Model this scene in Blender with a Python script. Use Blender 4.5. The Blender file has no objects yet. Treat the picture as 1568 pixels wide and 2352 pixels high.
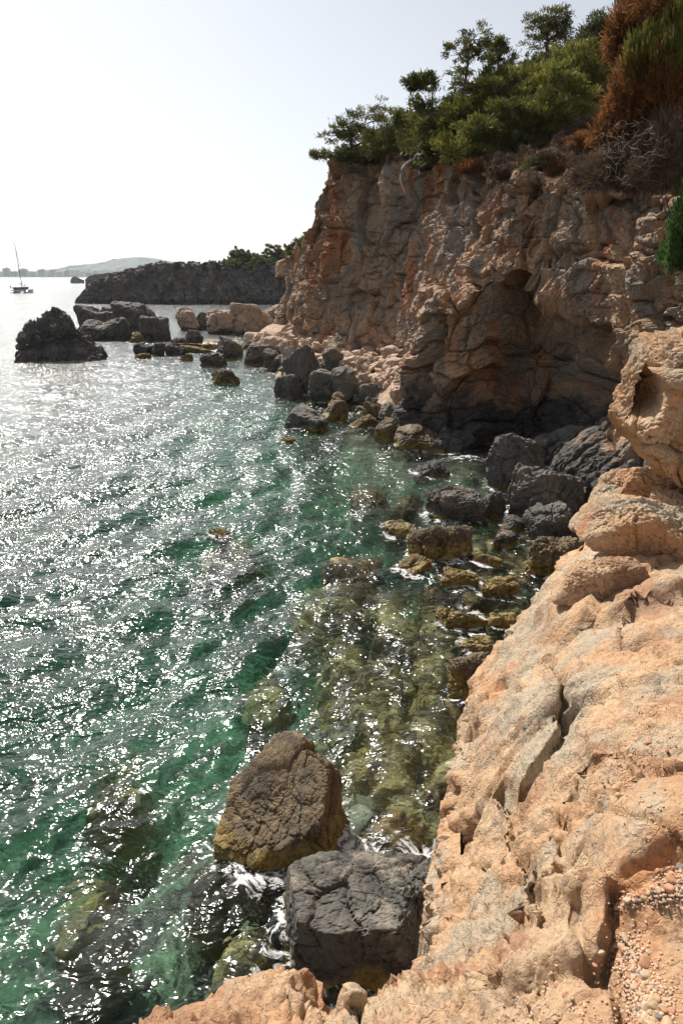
import bpy, bmesh, math, random
import numpy as np
from mathutils import Vector

# ------------------------------------------------------------------ camera, sky, sun, exposure
scene = bpy.context.scene
COL = scene.collection
CAMZ, PITCH, FPX = 7.0, math.radians(19.1), 1568.0
cd = bpy.data.cameras.new('camera'); cam = bpy.data.objects.new('camera', cd); COL.objects.link(cam)
cam.location = (0, 0, CAMZ); cam.rotation_euler = (math.radians(90) - PITCH, 0, 0)
cd.sensor_fit = 'VERTICAL'; cd.sensor_height = 36; cd.lens = 24
cd.clip_start = 0.05; cd.clip_end = 60000
scene.camera = cam

SUN_EL, SUN_AZ = math.radians(46), math.radians(-29)        # azimuth from +Y, negative = left
world = bpy.data.worlds.new('World'); scene.world = world; world.use_nodes = True
wn = world.node_tree.nodes; wl = world.node_tree.links
sky = wn.new('ShaderNodeTexSky'); sky.sky_type = 'NISHITA'; sky.sun_disc = False
sky.sun_elevation = SUN_EL; sky.sun_rotation = SUN_AZ
sky.air_density = 1.0; sky.dust_density = 1.2; sky.ozone_density = 1.0
wn['Background'].inputs['Strength'].default_value = 0.088
hs = wn.new('ShaderNodeHueSaturation'); hs.inputs['Saturation'].default_value = 0.36      # hazy, whitish air
wl.new(sky.outputs['Color'], hs.inputs['Color']); wl.new(hs.outputs['Color'], wn['Background'].inputs['Color'])
sd = bpy.data.lights.new('sun', 'SUN'); sun = bpy.data.objects.new('sun', sd); COL.objects.link(sun)
sd.energy = 5.0; sd.angle = math.radians(0.5); sd.color = (1.0, 0.955, 0.88)
SUNV = Vector((math.sin(SUN_AZ) * math.cos(SUN_EL), math.cos(SUN_AZ) * math.cos(SUN_EL), math.sin(SUN_EL)))
sun.rotation_euler = SUNV.to_track_quat('Z', 'Y').to_euler(); sun.location = SUNV * 100
vs = scene.view_settings
vs.view_transform = 'Standard'; vs.look = 'None'; vs.gamma = 1; vs.use_curve_mapping = False
vs.exposure = 0.42
cy = scene.cycles
cy.use_denoising = True; cy.max_bounces = 8; cy.transparent_max_bounces = 12
cy.diffuse_bounces = 2; cy.glossy_bounces = 3; cy.transmission_bounces = 6; cy.volume_bounces = 1
cy.sample_clamp_indirect = 6.0; cy.caustics_reflective = False; cy.caustics_refractive = False
cy.use_adaptive_sampling = True; cy.adaptive_threshold = 0.02

# ------------------------------------------------------------------ pixel -> place helpers (1568 x 2352 frame)
SP, CP = math.sin(PITCH), math.cos(PITCH)
def ray(px, py):
    a = (px - 784) / FPX; b = -(py - 1176) / FPX
    return np.array([a, CP + b * SP, -SP + b * CP])
def U(px, py, z):
    d = ray(px, py); t = (z - CAMZ) / d[2]
    return np.array([0, 0, CAMZ]) + d * t
def D(px, py, dist):
    d = ray(px, py); return np.array([0, 0, CAMZ]) + d * (dist / d[1])
def zc(p): return p[1] * CP - (p[2] - CAMZ) * SP

# ------------------------------------------------------------------ numpy noise
M32 = np.uint32
def h3(ix, iy, iz, s):
    h = (ix.astype(np.int64) * 73856093) ^ (iy.astype(np.int64) * 19349663) ^ (iz.astype(np.int64) * 83492791) ^ (s * 2654435761)
    h = (h & 0xffffffff).astype(np.uint64)
    h = (h ^ (h >> np.uint64(16))) * np.uint64(0x7feb352d) & np.uint64(0xffffffff)
    h = (h ^ (h >> np.uint64(15))) * np.uint64(0x846ca68b) & np.uint64(0xffffffff)
    h = h ^ (h >> np.uint64(16))
    return h.astype(np.float64) / 4294967296.0
def vnoise(P, s=0):
    I = np.floor(P); F = P - I; I = I.astype(np.int64)
    W = F * F * F * (F * (F * 6 - 15) + 10)
    r = 0
    for dx in (0, 1):
        wx = W[..., 0] if dx else 1 - W[..., 0]
        for dy in (0, 1):
            wy = W[..., 1] if dy else 1 - W[..., 1]
            for dz in (0, 1):
                wz = W[..., 2] if dz else 1 - W[..., 2]
                r = r + h3(I[..., 0] + dx, I[..., 1] + dy, I[..., 2] + dz, s) * wx * wy * wz
    return r * 2 - 1
def fbm(P, octv=4, s=0, gain=0.5):
    a, r, f = 1.0, 0, 1.0
    for o in range(octv):
        r = r + a * vnoise(P * f + o * 17.3, s + o); a *= gain; f *= 2.03
    return r
def worley(P, s=0, tilt=0.8):
    """block noise: per-cell level with a tilted plane, crack distance, cell id"""
    I = np.floor(P).astype(np.int64); sh = P.shape[:-1]
    f1 = np.full(sh, 9.0); f2 = np.full(sh, 9.0); val = np.zeros(sh); cid = np.zeros(sh)
    for dx in (-1, 0, 1):
        for dy in (-1, 0, 1):
            for dz in (-1, 0, 1):
                ix, iy, iz = I[..., 0] + dx, I[..., 1] + dy, I[..., 2] + dz
                r = [h3(ix, iy, iz, s + k) for k in range(3)]
                vx = P[..., 0] - (ix + r[0]); vy = P[..., 1] - (iy + r[1]); vz = P[..., 2] - (iz + r[2])
                d = vx * vx + vy * vy + vz * vz
                lev = h3(ix, iy, iz, s + 7)
                v = (lev - 0.5) + tilt * ((r[1] - .5) * vx + (r[2] - .5) * vy + (r[0] - .5) * vz) * 2
                m = d < f1
                f2 = np.where(m, f1, np.minimum(f2, d)); val = np.where(m, v, val); cid = np.where(m, lev, cid); f1 = np.where(m, d, f1)
    return val, np.sqrt(f2) - np.sqrt(f1), cid
def worley2(A, B, s=0, tilt=.8, z=0.0):
    """blocky 2-D cells (Minkowski 4 metric) over coordinates A, B"""
    ia, ib = np.floor(A).astype(np.int64), np.floor(B).astype(np.int64); sh = A.shape; zz = np.zeros(sh, np.int64)
    f1 = np.full(sh, 9.0); f2 = np.full(sh, 9.0); val = np.zeros(sh); cid = np.zeros(sh)
    for dx in (-1, 0, 1):
        for dy in (-1, 0, 1):
            ix, iy = ia + dx, ib + dy; r0 = .15 + .7 * h3(ix, iy, zz, s); r1 = .15 + .7 * h3(ix, iy, zz, s + 1); lev = h3(ix, iy, zz, s + 7); t2 = h3(ix, iy, zz, s + 3)
            vx, vy = A - ix - r0, B - iy - r1; d = (vx ** 4 + vy ** 4) ** .25
            v = (lev - .5) + tilt * ((r0 - .5) * vx + (t2 - .5) * vy) * 2; m = d < f1
            f2 = np.where(m, f1, np.minimum(f2, d)); val = np.where(m, v, val); cid = np.where(m, lev, cid); f1 = np.where(m, d, f1)
    return val, f2 - f1, cid
def sstep(a, b, x):
    t = np.clip((x - a) / (b - a), 0, 1); return t * t * (3 - 2 * t)

# ------------------------------------------------------------------ object helpers
def put(name, me, mat=None, parent=None, loc=None):
    o = bpy.data.objects.new(name, me); COL.objects.link(o)
    if mat is not None and not me.materials: me.materials.append(mat)
    if parent is not None: o.parent = parent
    if loc is not None: o.location = loc
    return o
def tag(o, label=None, cat=None, group=None, kind=None):
    if label: o['label'] = label
    if cat: o['category'] = cat
    if group: o['group'] = group
    if kind: o['kind'] = kind
    return o
def empty(name, loc=(0, 0, 0), rz=0):
    o = bpy.data.objects.new(name, None); COL.objects.link(o); o.location = loc; o.rotation_euler = (0, 0, rz)
    o.empty_display_size = 0.2
    return o
def fast_mesh(name, V, Fc, smooth=False):
    """V (n,3), Fc (m,k) constant face size"""
    V = np.asarray(V, dtype=np.float32); Fc = np.asarray(Fc, dtype=np.int32); k = Fc.shape[1]
    me = bpy.data.meshes.new(name)
    me.vertices.add(len(V)); me.vertices.foreach_set('co', V.ravel())
    me.loops.add(Fc.size); me.loops.foreach_set('vertex_index', Fc.ravel())
    me.polygons.add(len(Fc)); me.polygons.foreach_set('loop_start', np.arange(0, Fc.size, k, dtype=np.int32))
    me.update(calc_edges=True)
    me.polygons.foreach_set('use_smooth', np.full(len(Fc), smooth, dtype=bool))
    return me
def grid_faces(n, m):
    i = np.arange(n - 1)[:, None] * m + np.arange(m - 1)[None, :]
    return np.stack([i, i + 1, i + m + 1, i + m], -1).reshape(-1, 4)
def grid_normals(P):
    du = np.gradient(P, axis=0); dv = np.gradient(P, axis=1)
    N = np.cross(dv, du); N /= np.linalg.norm(N, axis=-1, keepdims=True) + 1e-9
    return N
_ico = {}
def ico(level):
    if level not in _ico:
        bm = bmesh.new(); bmesh.ops.create_icosphere(bm, subdivisions=level, radius=1)
        V = np.array([v.co[:] for v in bm.verts]); Fc = np.array([[v.index for v in f.verts] for f in bm.faces]); bm.free()
        _ico[level] = (V / np.linalg.norm(V, axis=1, keepdims=True), Fc)
    return _ico[level]
def polyline_dist(X, Y, pts):
    """distance to open polyline, sign by side of nearest segment (+ = right of travel), and arc param"""
    best = np.full(X.shape, 1e9); sgn = np.ones(X.shape); par = np.zeros(X.shape); acc = 0
    for (x0, y0), (x1, y1) in zip(pts[:-1], pts[1:]):
        dx, dy = x1 - x0, y1 - y0; L2 = dx * dx + dy * dy + 1e-12
        t = np.clip(((X - x0) * dx + (Y - y0) * dy) / L2, 0, 1)
        ex, ey = X - x0 - t * dx, Y - y0 - t * dy; d = np.hypot(ex, ey)
        c = np.sign(ex * dy - ey * dx); m = d < best - 1e-9
        best = np.where(m, d, best); sgn = np.where(m, c, sgn); par = np.where(m, acc + t, par); acc += 1
    return best, sgn, par

# ------------------------------------------------------------------ materials
def new_mat(name):
    m = bpy.data.materials.new(name); m.use_nodes = True
    return m, m.node_tree.nodes, m.node_tree.links, m.node_tree.nodes['Principled BSDF']
class NB:
    def __init__(s, nt): s.n = nt.nodes; s.l = nt.links
    def noise(s, vec, scale, detail=4, rough=.55, dist=0, out='Fac'):
        k = s.n.new('ShaderNodeTexNoise'); k.inputs['Scale'].default_value = scale; k.inputs['Detail'].default_value = detail
        k.inputs['Roughness'].default_value = rough; k.inputs['Distortion'].default_value = dist
        if vec is not None: s.l.new(vec, k.inputs['Vector'])
        return k.outputs[out]
    def voro(s, vec, scale, feature='F1', out='Distance', rnd=1):
        k = s.n.new('ShaderNodeTexVoronoi'); k.feature = feature; k.inputs['Scale'].default_value = scale
        k.inputs['Randomness'].default_value = rnd
        if vec is not None: s.l.new(vec, k.inputs['Vector'])
        return k.outputs[out]
    def ramp(s, fac, stops, interp='LINEAR'):
        k = s.n.new('ShaderNodeValToRGB'); k.color_ramp.interpolation = interp; e = k.color_ramp.elements
        while len(e) < len(stops): e.new(0.5)
        for el, (p, c) in zip(e, stops):
            el.position = p; el.color = (*c, 1) if hasattr(c, '__len__') else (c, c, c, 1)
        s.l.new(fac, k.inputs['Fac']); return k.outputs['Color']
    def mix(s, fac, a, b, mode='MIX'):
        k = s.n.new('ShaderNodeMix'); k.data_type = 'RGBA'; k.blend_type = mode
        for sock, v in ((k.inputs[0], fac), (k.inputs[6], a), (k.inputs[7], b)):
            if hasattr(v, 'is_linked'): s.l.new(v, sock)
            elif hasattr(v, '__len__'): sock.default_value = (*v, 1)
            else: sock.default_value = v
        return k.outputs[2]
    def math(s, op, a, b=0.0, c=None, clamp=False):
        k = s.n.new('ShaderNodeMath'); k.operation = op; k.use_clamp = clamp
        for sock, v in zip(k.inputs, (a, b) if c is None else (a, b, c)):
            if hasattr(v, 'is_linked'): s.l.new(v, sock)
            else: sock.default_value = v
        return k.outputs[0]
    def smooth(s, x, a, b):
        k = s.n.new('ShaderNodeMapRange'); k.interpolation_type = 'SMOOTHSTEP'
        s.l.new(x, k.inputs['Value']); k.inputs['From Min'].default_value = a; k.inputs['From Max'].default_value = b
        return k.outputs['Result']
    def pos(s):
        k = s.n.new('ShaderNodeNewGeometry'); return k.outputs['Position']
    def z(s, p):
        k = s.n.new('ShaderNodeSeparateXYZ'); s.l.new(p, k.inputs[0]); return k.outputs
    def scale(s, v, f):
        k = s.n.new('ShaderNodeVectorMath'); k.operation = 'MULTIPLY'; s.l.new(v, k.inputs[0]); k.inputs[1].default_value = f
        return k.outputs[0]
    def bump(s, h, strength, dist, normal=None):
        k = s.n.new('ShaderNodeBump'); k.inputs['Strength'].default_value = strength; k.inputs['Distance'].default_value = dist
        s.l.new(h, k.inputs['Height'])
        if normal is not None: s.l.new(normal, k.inputs['Normal'])
        return k.outputs['Normal']

def rock_mat(name, cols, big=0.5, grey=None, grey_amt=.5, stain=None, stain_lo=.58, marine=None, algae=.12, fine=1.0,
             bump=.03, pits=True, wet=0.35, lichen=None, marine_col=(.055, .05, .045)):
    """cols: 3 colours; big: patch frequency per metre; marine: height (m) of the dark splash zone; algae: top of golden weed"""
    m, n, l, bs = new_mat(name); b = NB(m.node_tree); p = b.pos()
    n1 = b.noise(p, big, 6, .6, .6)
    c = b.ramp(n1, [(.32, cols[0]), (.5, cols[1]), (.68, cols[2])])
    n2 = b.noise(p, big * 5, 6, .65, .3)
    c = b.mix(b.ramp(n2, [(.35, 0.0), (.7, 0.5)]), c, cols[0])
    if grey is not None:
        n3 = b.noise(b.scale(p, (1, 1, .6)), big * 1.7, 5, .6, .8)
        c = b.mix(b.ramp(n3, [(.62 - .3 * grey_amt, 0.0), (.72 - .3 * grey_amt, .85)]), c, grey)
    if stain is not None:
        n4 = b.noise(b.scale(p, (1, 1, .35)), big * .9, 5, .6, 1.0)
        c = b.mix(b.ramp(n4, [(stain_lo, 0.0), (stain_lo + .13, .8)]), c, stain)
    if lichen is not None:
        n6 = b.noise(p, 2.6, 9, .72, .4); c = b.mix(b.ramp(n6, [(.54, 0.0), (.66, .75)]), c, lichen)
        n7 = b.noise(b.scale(p, (1.3, .8, 1)), 1.1, 7, .65, 1.2); c = b.mix(b.ramp(n7, [(.55, 0.0), (.62, .7)]), c, (.34, .17, .09))
    n5 = b.noise(p, 14 * fine, 5, .7)
    c = b.mix(1.0, c, b.ramp(n5, [(.25, .5), (.5, 1.0), (.75, 1.3)]), 'MULTIPLY')
    if pits:
        v = b.voro(p, 9 * fine); pm = b.math('MULTIPLY', b.ramp(v, [(.0, 1.0), (.28, 0.0)]), b.ramp(b.noise(p, 1.7 * fine, 3), [(.48, 0.0), (.6, 1.0)]))
    sx = b.z(p)
    if marine is not None:
        nz = b.noise(p, .8, 5, .65)
        zz = b.math('SUBTRACT', sx[2], b.math('MULTIPLY', b.math('SUBTRACT', nz, .5), marine * 2.4))
        mk = b.math('SUBTRACT', 1.0, b.smooth(zz, marine * .55, marine * 1.25))
        dark = b.mix(b.ramp(b.noise(p, 5 * fine, 6, .7), [(.4, 0.0), (.75, .8)]), marine_col, tuple(3.0 * x for x in marine_col))
        c = b.mix(mk, c, dark)
    if algae is not None:
        nz = b.noise(p, 1.6, 4, .6); gz = b.math('SUBTRACT', sx[2], b.math('MULTIPLY', b.math('SUBTRACT', nz, .5), .7))
        ak = b.math('SUBTRACT', 1.0, b.smooth(gz, algae - .12, algae + .05))
        weed = b.ramp(b.noise(p, 4, 5, .6), [(.35, (.10, .075, .02)), (.5, (.23, .15, .03)), (.7, (.33, .27, .13))])
        c = b.mix(b.math('MULTIPLY', ak, .9), c, weed)
        l.new(b.math('SUBTRACT', .85, b.math('MULTIPLY', ak, 1 - wet - .15)), bs.inputs['Roughness'])
    else:
        bs.inputs['Roughness'].default_value = .88
    l.new(c, bs.inputs['Base Color']); bs.inputs['Specular IOR Level'].default_value = .3
    h = b.noise(p, 5 * fine, 9, .68)
    crack = b.voro(b.mix(.3, p, b.noise(p, 3 * fine, 3, .5, 0, 'Color'), 'ADD'), 2.2 * fine, 'DISTANCE_TO_EDGE')
    h = b.math('ADD', h, b.math('MULTIPLY', b.ramp(crack, [(0, 0.0), (.05, 1.0)]), .12))
    if pits: h = b.math('SUBTRACT', h, b.math('MULTIPLY', pm, .35))
    l.new(b.bump(h, 1.0, bump), bs.inputs['Normal'])
    return m

M_sub = rock_mat('pale_submerged_rock', [(.38, .31, .11), (.52, .47, .23), (.62, .58, .34)], 1.3, (.26, .19, .06), .42, None, marine=None, algae=None, fine=1.4, bump=.03)
TAN = [(.33, .19, .11), (.45, .29, .18), (.56, .41, .28)]
M_cliff = rock_mat('cliff_rock', TAN, .45, (.24, .21, .175), .56, (.40, .155, .06), .53, marine=2.3, algae=.1, fine=.8, bump=.09)
M_pale = rock_mat('pale_rubble_rock', [(.40, .26, .17), (.50, .35, .25), (.58, .45, .35)], .9, (.36, .32, .28), .3, (.36, .16, .08), .66, marine=.55, algae=.12, bump=.03)
M_grey = rock_mat('grey_boulder_rock', [(.15, .125, .10), (.21, .175, .14), (.27, .235, .195)], .9, (.12, .115, .105), .6, None, marine=.5, algae=.14, bump=.04)
M_dark = rock_mat('dark_sea_rock', [(.125, .105, .085), (.19, .16, .13), (.27, .235, .19)], .6, (.10, .095, .09), .6, None, marine=.8, algae=.06, bump=.05)
M_black = rock_mat('black_block_rock', [(.07, .065, .058), (.11, .103, .09), (.175, .16, .135)], 1.6, (.26, .225, .18), .25, None, marine=.35, algae=.1, fine=1.6, bump=.03)
M_brown = rock_mat('brown_weathered_rock', [(.12, .085, .048), (.185, .135, .08), (.26, .20, .13)], 1.4, (.10, .082, .06), .45, None, marine=None, algae=.4, fine=1.8, bump=.03)
M_weed = rock_mat('weedy_rock', [(.13, .085, .028), (.20, .135, .042), (.28, .21, .09)], 1.1, (.11, .09, .055), .5, None, marine=None, algae=.15, fine=1.4, bump=.04)
M_plat = rock_mat('platform_rock', [(.48, .265, .14), (.54, .35, .205), (.56, .42, .28)], 1.0, (.42, .35, .255), .42, (.47, .20, .085), .57, marine=None, algae=None, fine=3.2, bump=.034, lichen=(.33, .275, .205))
M_head = rock_mat('headland_rock', [(.15, .12, .10), (.23, .185, .15), (.32, .26, .21)], .12, (.16, .15, .14), .5, None, marine=1.2, algae=None, fine=.25, bump=.2)

def leaf_mat(name, c0, c1, trans=.35, rough=.6):
    m, n, l, bs = new_mat(name); b = NB(m.node_tree); p = b.pos()
    at = n.new('ShaderNodeAttribute'); at.attribute_name = 'tone'
    f = b.math('ADD', b.math('MULTIPLY', at.outputs['Fac'], .6), b.math('MULTIPLY', b.noise(p, .9, 3), .5))
    c = b.ramp(f, [(.2, c0), (.8, c1)])
    bs.inputs['Roughness'].default_value = rough; l.new(c, bs.inputs['Base Color']); bs.inputs['Specular IOR Level'].default_value = .12
    tr = n.new('ShaderNodeBsdfTranslucent'); l.new(c, tr.inputs['Color'])
    mx = n.new('ShaderNodeMixShader'); mx.inputs[0].default_value = trans
    l.new(bs.outputs[0], mx.inputs[1]); l.new(tr.outputs[0], mx.inputs[2]); l.new(mx.outputs[0], n['Material Output'].inputs['Surface'])
    return m
L_pine = leaf_mat('pine_needles', (.055, .06, .016), (.165, .16, .04))
L_lime = leaf_mat('lime_pine_needles', (.075, .09, .018), (.25, .24, .05))  # foliage of a yellower, brighter green than pine_needles
L_scrub = leaf_mat('scrub_leaves', (.05, .06, .025), (.16, .16, .055))
L_dry = leaf_mat('dry_twig_brush', (.07, .045, .032), (.18, .125, .085), .2)
L_rust = leaf_mat('rust_brown_needles', (.09, .04, .018), (.30, .135, .05), .35)
L_green = leaf_mat('juniper_leaves', (.03, .065, .02), (.09, .16, .045))
def plain(name, c, rough=.6, metal=0, var=.2, sc=3):
    m, n, l, bs = new_mat(name); b = NB(m.node_tree)
    f = b.ramp(b.noise(b.pos(), sc, 4), [(.3, 1 - var), (.7, 1 + var)])
    l.new(b.mix(1.0, c, f, 'MULTIPLY'), bs.inputs['Base Color']); bs.inputs['Roughness'].default_value = rough; bs.inputs['Metallic'].default_value = metal
    return m
M_bark = plain('pine_bark', (.075, .055, .042), .9, 0, .4, 6)
M_twig = plain('bleached_wood', (.55, .50, .45), .8, 0, .25, 6)
M_soil = plain('hillside_soil', (.16, .10, .06), .95, 0, .4, 1.2)
M_hill = plain('far_wooded_hill', (.05, .07, .045), .95, 0, .4, .02)

# ------------------------------------------------------------------ cliff plan (foot xy, top xyz), far to near
CL = [((6, 92), (7, 90, 8.2)), ((-5.2, 78), (-4.4, 78, 8.2)), ((-6.2, 71), (-5.8, 71, 8.4)), ((-4.6, 62), (-3.7, 62, 9.4)), ((-2.9, 54.5), (-2.3, 54, 10.0)),
      ((-1.9, 51.5), (-1.4, 51, 12.4)), ((-1.3, 49.5), (-0.5, 49, 14.2)), ((1.2, 45), (2.2, 45, 13.6)), ((3.3, 40), (4.4, 40, 12.6)),
      ((4.2, 35.5), (6.0, 35.5, 11.8)), ((3.0, 31), (6.3, 31, 11.0)), ((4.9, 28.0), (7.0, 28.5, 10.6)), ((7.3, 26), (7.7, 26.5, 10.2)),
      ((7.9, 23.3), (8.3, 23.8, 9.6)), ((8.7, 19.5), (9.2, 20, 9.0)), ((9.8, 15.5), (10.4, 15.5, 8.7)), ((11.6, 11), (12.2, 11, 8.5)), ((14, 6), (15, 6, 8.5)), ((17, -4), (18, -4, 8.5))]
FOOT = np.array([c[0] for c in CL], float); TOP = np.array([c[1] for c in CL], float)
cum = np.concatenate([[0], np.cumsum(np.hypot(*np.diff(FOOT, axis=0).T))])
def build_cliff():
    # columns: denser where nearer
    us = []; u = cum[1] - 3
    while u < cum[16]:
        y = np.interp(u, cum, FOOT[:, 1]); x = np.interp(u, cum, FOOT[:, 0])
        us.append(u); u += max(0.045, 0.0019 * math.hypot(x, y))
    us = np.array(us); n = len(us); NZ, NC = 235, 26
    # smooth interpolation of the plan
    def ip(a, w=.35):
        base = np.interp(us, cum, a); k = 0
        for d in (-1.2, -.6, 0, .6, 1.2): k = k + np.interp(us + d * w, cum, a)
        return k / 5
    fx, fy, tx, ty, tz = ip(FOOT[:, 0]), ip(FOOT[:, 1]), ip(TOP[:, 0]), ip(TOP[:, 1]), ip(TOP[:, 2])
    tz = tz + .35 * fbm(np.stack([us * .35, us * 0, us * 0], -1), 4, 5)
    ddx, ddy = np.gradient(np.convolve(np.pad(fx, 15, 'edge'), np.ones(31) / 31, 'valid')), np.gradient(np.convolve(np.pad(fy, 15, 'edge'), np.ones(31) / 31, 'valid'))
    L = np.hypot(ddx, ddy) + 1e-9; nx, ny = ddy / L, -ddx / L          # outward (towards the sea)
    v = np.linspace(0, 1, NZ)[None, :]
    z = -1.2 + v * (tz[:, None] + 1.2)
    vv = np.clip(z / tz[:, None], 0, 1)
    s = vv ** 1.35                                                        # steeper at the foot
    X = fx[:, None] + (tx - fx)[:, None] * s; Y = fy[:, None] + (ty - fy)[:, None] * s
    uu = us[:, None] + 0 * z
    off = 0 * z
    u11, u12, u14, u10, u8 = cum[11], cum[12], cum[14], cum[10], cum[8]
    # hollow under the overhang: roof falls from 7.4 m by the pillar to 4.4 m at the near end
    roof = np.interp(uu, [u11 - 1, u12, u14], [7.4, 6.2, 4.2]) + .5 * fbm(np.stack([uu * .6, z * .0, z * 0], -1), 3, 9)
    cave = np.exp(-np.clip(np.abs(uu - (u11 + u12) / 2 - .3) - 1.5, 0, None) ** 2 / .9 ** 2)
    off -= 3.4 * cave * sstep(0.0, .9, roof - z)
    near = sstep(u12 - .5, u12 + 1.5, uu) * (1 - sstep(cum[15], cum[15] + 3, uu))
    off -= 2.1 * near * sstep(0, .8, roof - z) * sstep(.6, 2.6, z)
    off += .35 * near * (1 - sstep(1.0, 3.2, z))
    # pillar with two vertical ribs
    pil = np.exp(-((uu - u10) / 1.3) ** 2)
    off += 1.0 * pil * (1 - sstep(5.5, 7.0, z)); off -= .8 * np.exp(-((uu - u10 - .95) / .22) ** 2) * sstep(.6, 1.2, z) * (1 - sstep(4.5, 6, z))
    # bulging upper blocks and gullies on the long face
    lng = 1 - sstep(u10 - 1, u10 + 1, uu)
    off += lng * .7 * fbm(np.stack([uu * .28, z * .13, z * 0 + 3], -1), 3, 21)
    off += .35 * fbm(np.stack([uu * .5, z * .25, z * 0], -1), 3, 33)
    P = np.stack([X + nx[:, None] * off, Y + ny[:, None] * off, z], -1)
    # cap running inland over the edge
    t = np.linspace(0, 1, NC + 1)[None, 1:] ** 1.5 * 4.0
    capx = X[:, -1:] + nx[:, None] * (off[:, -1:] * (1 - t / 4) - t); capy = Y[:, -1:] + ny[:, None] * (off[:, -1:] * (1 - t / 4) - t)
    capz = tz[:, None] + .12 * t + .3 * fbm(np.stack([capx, capy, capx * 0], -1) * .6, 3, 4)
    P = np.concatenate([P, np.stack([capx, capy, capz], -1)], 1)
    N = grid_normals(P)
    if np.mean(N[:, :NZ // 2] @ np.array([-1.0, -.2, 0])) < 0: N = -N
    # block fractures
    ug = np.concatenate([uu, uu[:, -1:] + 0 * t], 1); zg = np.concatenate([z, z[:, -1:] + t], 1)
    w1, w2 = fbm(P * .45, 3, 50), fbm(P * .45, 3, 60); w3, w4 = vnoise(P * 1.9, 65), vnoise(P * 1.9, 66)
    A, B = ug + .38 * w1 + .07 * w3 + .05 * zg, zg + .4 * w2 + .07 * w4
    a, ca, ida = worley2(A / 3.6, B / 3.3, 3, .8)
    b_, cb, idb = worley2(A / 1.7 + 5, B / 1.35, 11, .8)
    c_, cc, _ = worley2(A / .72 + 9, B / .55, 23, .8)
    e_, ce, _ = worley2(A / .34 + 2, B / .26, 37, .8)
    d_, cd_, _ = worley(P * 5.2, 29, .9)
    soft = np.clip(.75 + .6 * vnoise(P * .3, 77), .25, 1.2)
    cover = np.concatenate([np.ones(NZ), np.linspace(1, .25, NC)])[None, :]
    disp = .78 * a + soft * (.50 * b_ + .22 * c_ + .07 * e_) + .04 * d_ - .03 * np.exp(-(ce / .08) ** 2) - .30 * np.exp(-(ca / .035) ** 2) - soft * (.24 * np.exp(-(cb / .045) ** 2) + .08 * np.exp(-(cc / .07) ** 2)) - .015 * np.exp(-(cd_ / .1) ** 2)
    led = B * .55 + .5 * w1; disp += .13 * ((led % 1.0) - .5) * np.clip(.5 + vnoise(P * .2, 71), 0, 1)
    disp += .03 * fbm(P * 2.5, 4, 80, .6)
    P = P + N * (disp * cover)[..., None]
    return P, ida, n, NZ + NC
Pc, idc, ncl, mcl = build_cliff()
Fq = grid_faces(ncl, mcl)
Vc = Pc.reshape(-1, 3); fid = idc.reshape(-1)[Fq].max(1); uq, inv, cn = np.unique(fid, return_inverse=True, return_counts=True)
vis = (Vc[Fq[:, 0], 1] < 76) & (Vc[Fq[:, 0], 1] > 13); wt = np.bincount(inv, vis / np.maximum(Vc[Fq[:, 0], 1], 5) ** 1)
take = np.argsort(-wt)[:290]; take = take[wt[take] > 2]; ts = set(take.tolist()); rest = ~np.isin(inv, take)
def sub_mesh(name, F):
    ids, iv = np.unique(F, return_inverse=True); return fast_mesh(name, Vc[ids], iv.reshape(F.shape))
cliff = put('cliff', sub_mesh('cliff', Fq[rest]), M_cliff); tag(cliff, kind='structure')
for t_ in take: put('rock_block', sub_mesh('rock_block', Fq[inv == t_]), M_cliff, cliff)

# ------------------------------------------------------------------ hillside above the cliff
TP = [(c[1][0], c[1][1]) for c in CL]
def hill_z(X, Y):
    X = np.asarray(X, float); Y = np.asarray(Y, float)
    d, sg, par = polyline_dist(X, Y, TP)
    inl = d * np.where(sg > 0, -1, 1)                                    # + inland (east side)
    ze = np.interp(par, np.arange(len(TOP)), TOP[:, 2])
    s = np.clip(inl, -3, 60)
    z = ze + .12 * s + .42 * np.clip(s - 2.0, 0, 14) + .1 * np.clip(s - 16, 0, 40)
    return z + .25 * vnoise(np.stack([X * .7, Y * .7, X * 0], -1), 2), inl
_t, _i = hill_z(np.array([12.0]), np.array([40.0])); assert _i[0] > 0, 'hill side sign'
gx, gy = np.meshgrid(np.linspace(-8, 46, 200), np.linspace(2, 98, 260), indexing='ij')
hz, inl = hill_z(gx, gy)
hz = hz - .12 - .5 * (1 - sstep(1.4, 2.6, inl))
Fh = grid_faces(*gx.shape); keep = (inl > 1.3).ravel()[Fh].all(1)
hill = put('hillside', fast_mesh('hillside', np.stack([gx, gy, hz], -1).reshape(-1, 3), Fh[keep], True), M_soil); tag(hill, kind='structure')

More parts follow.
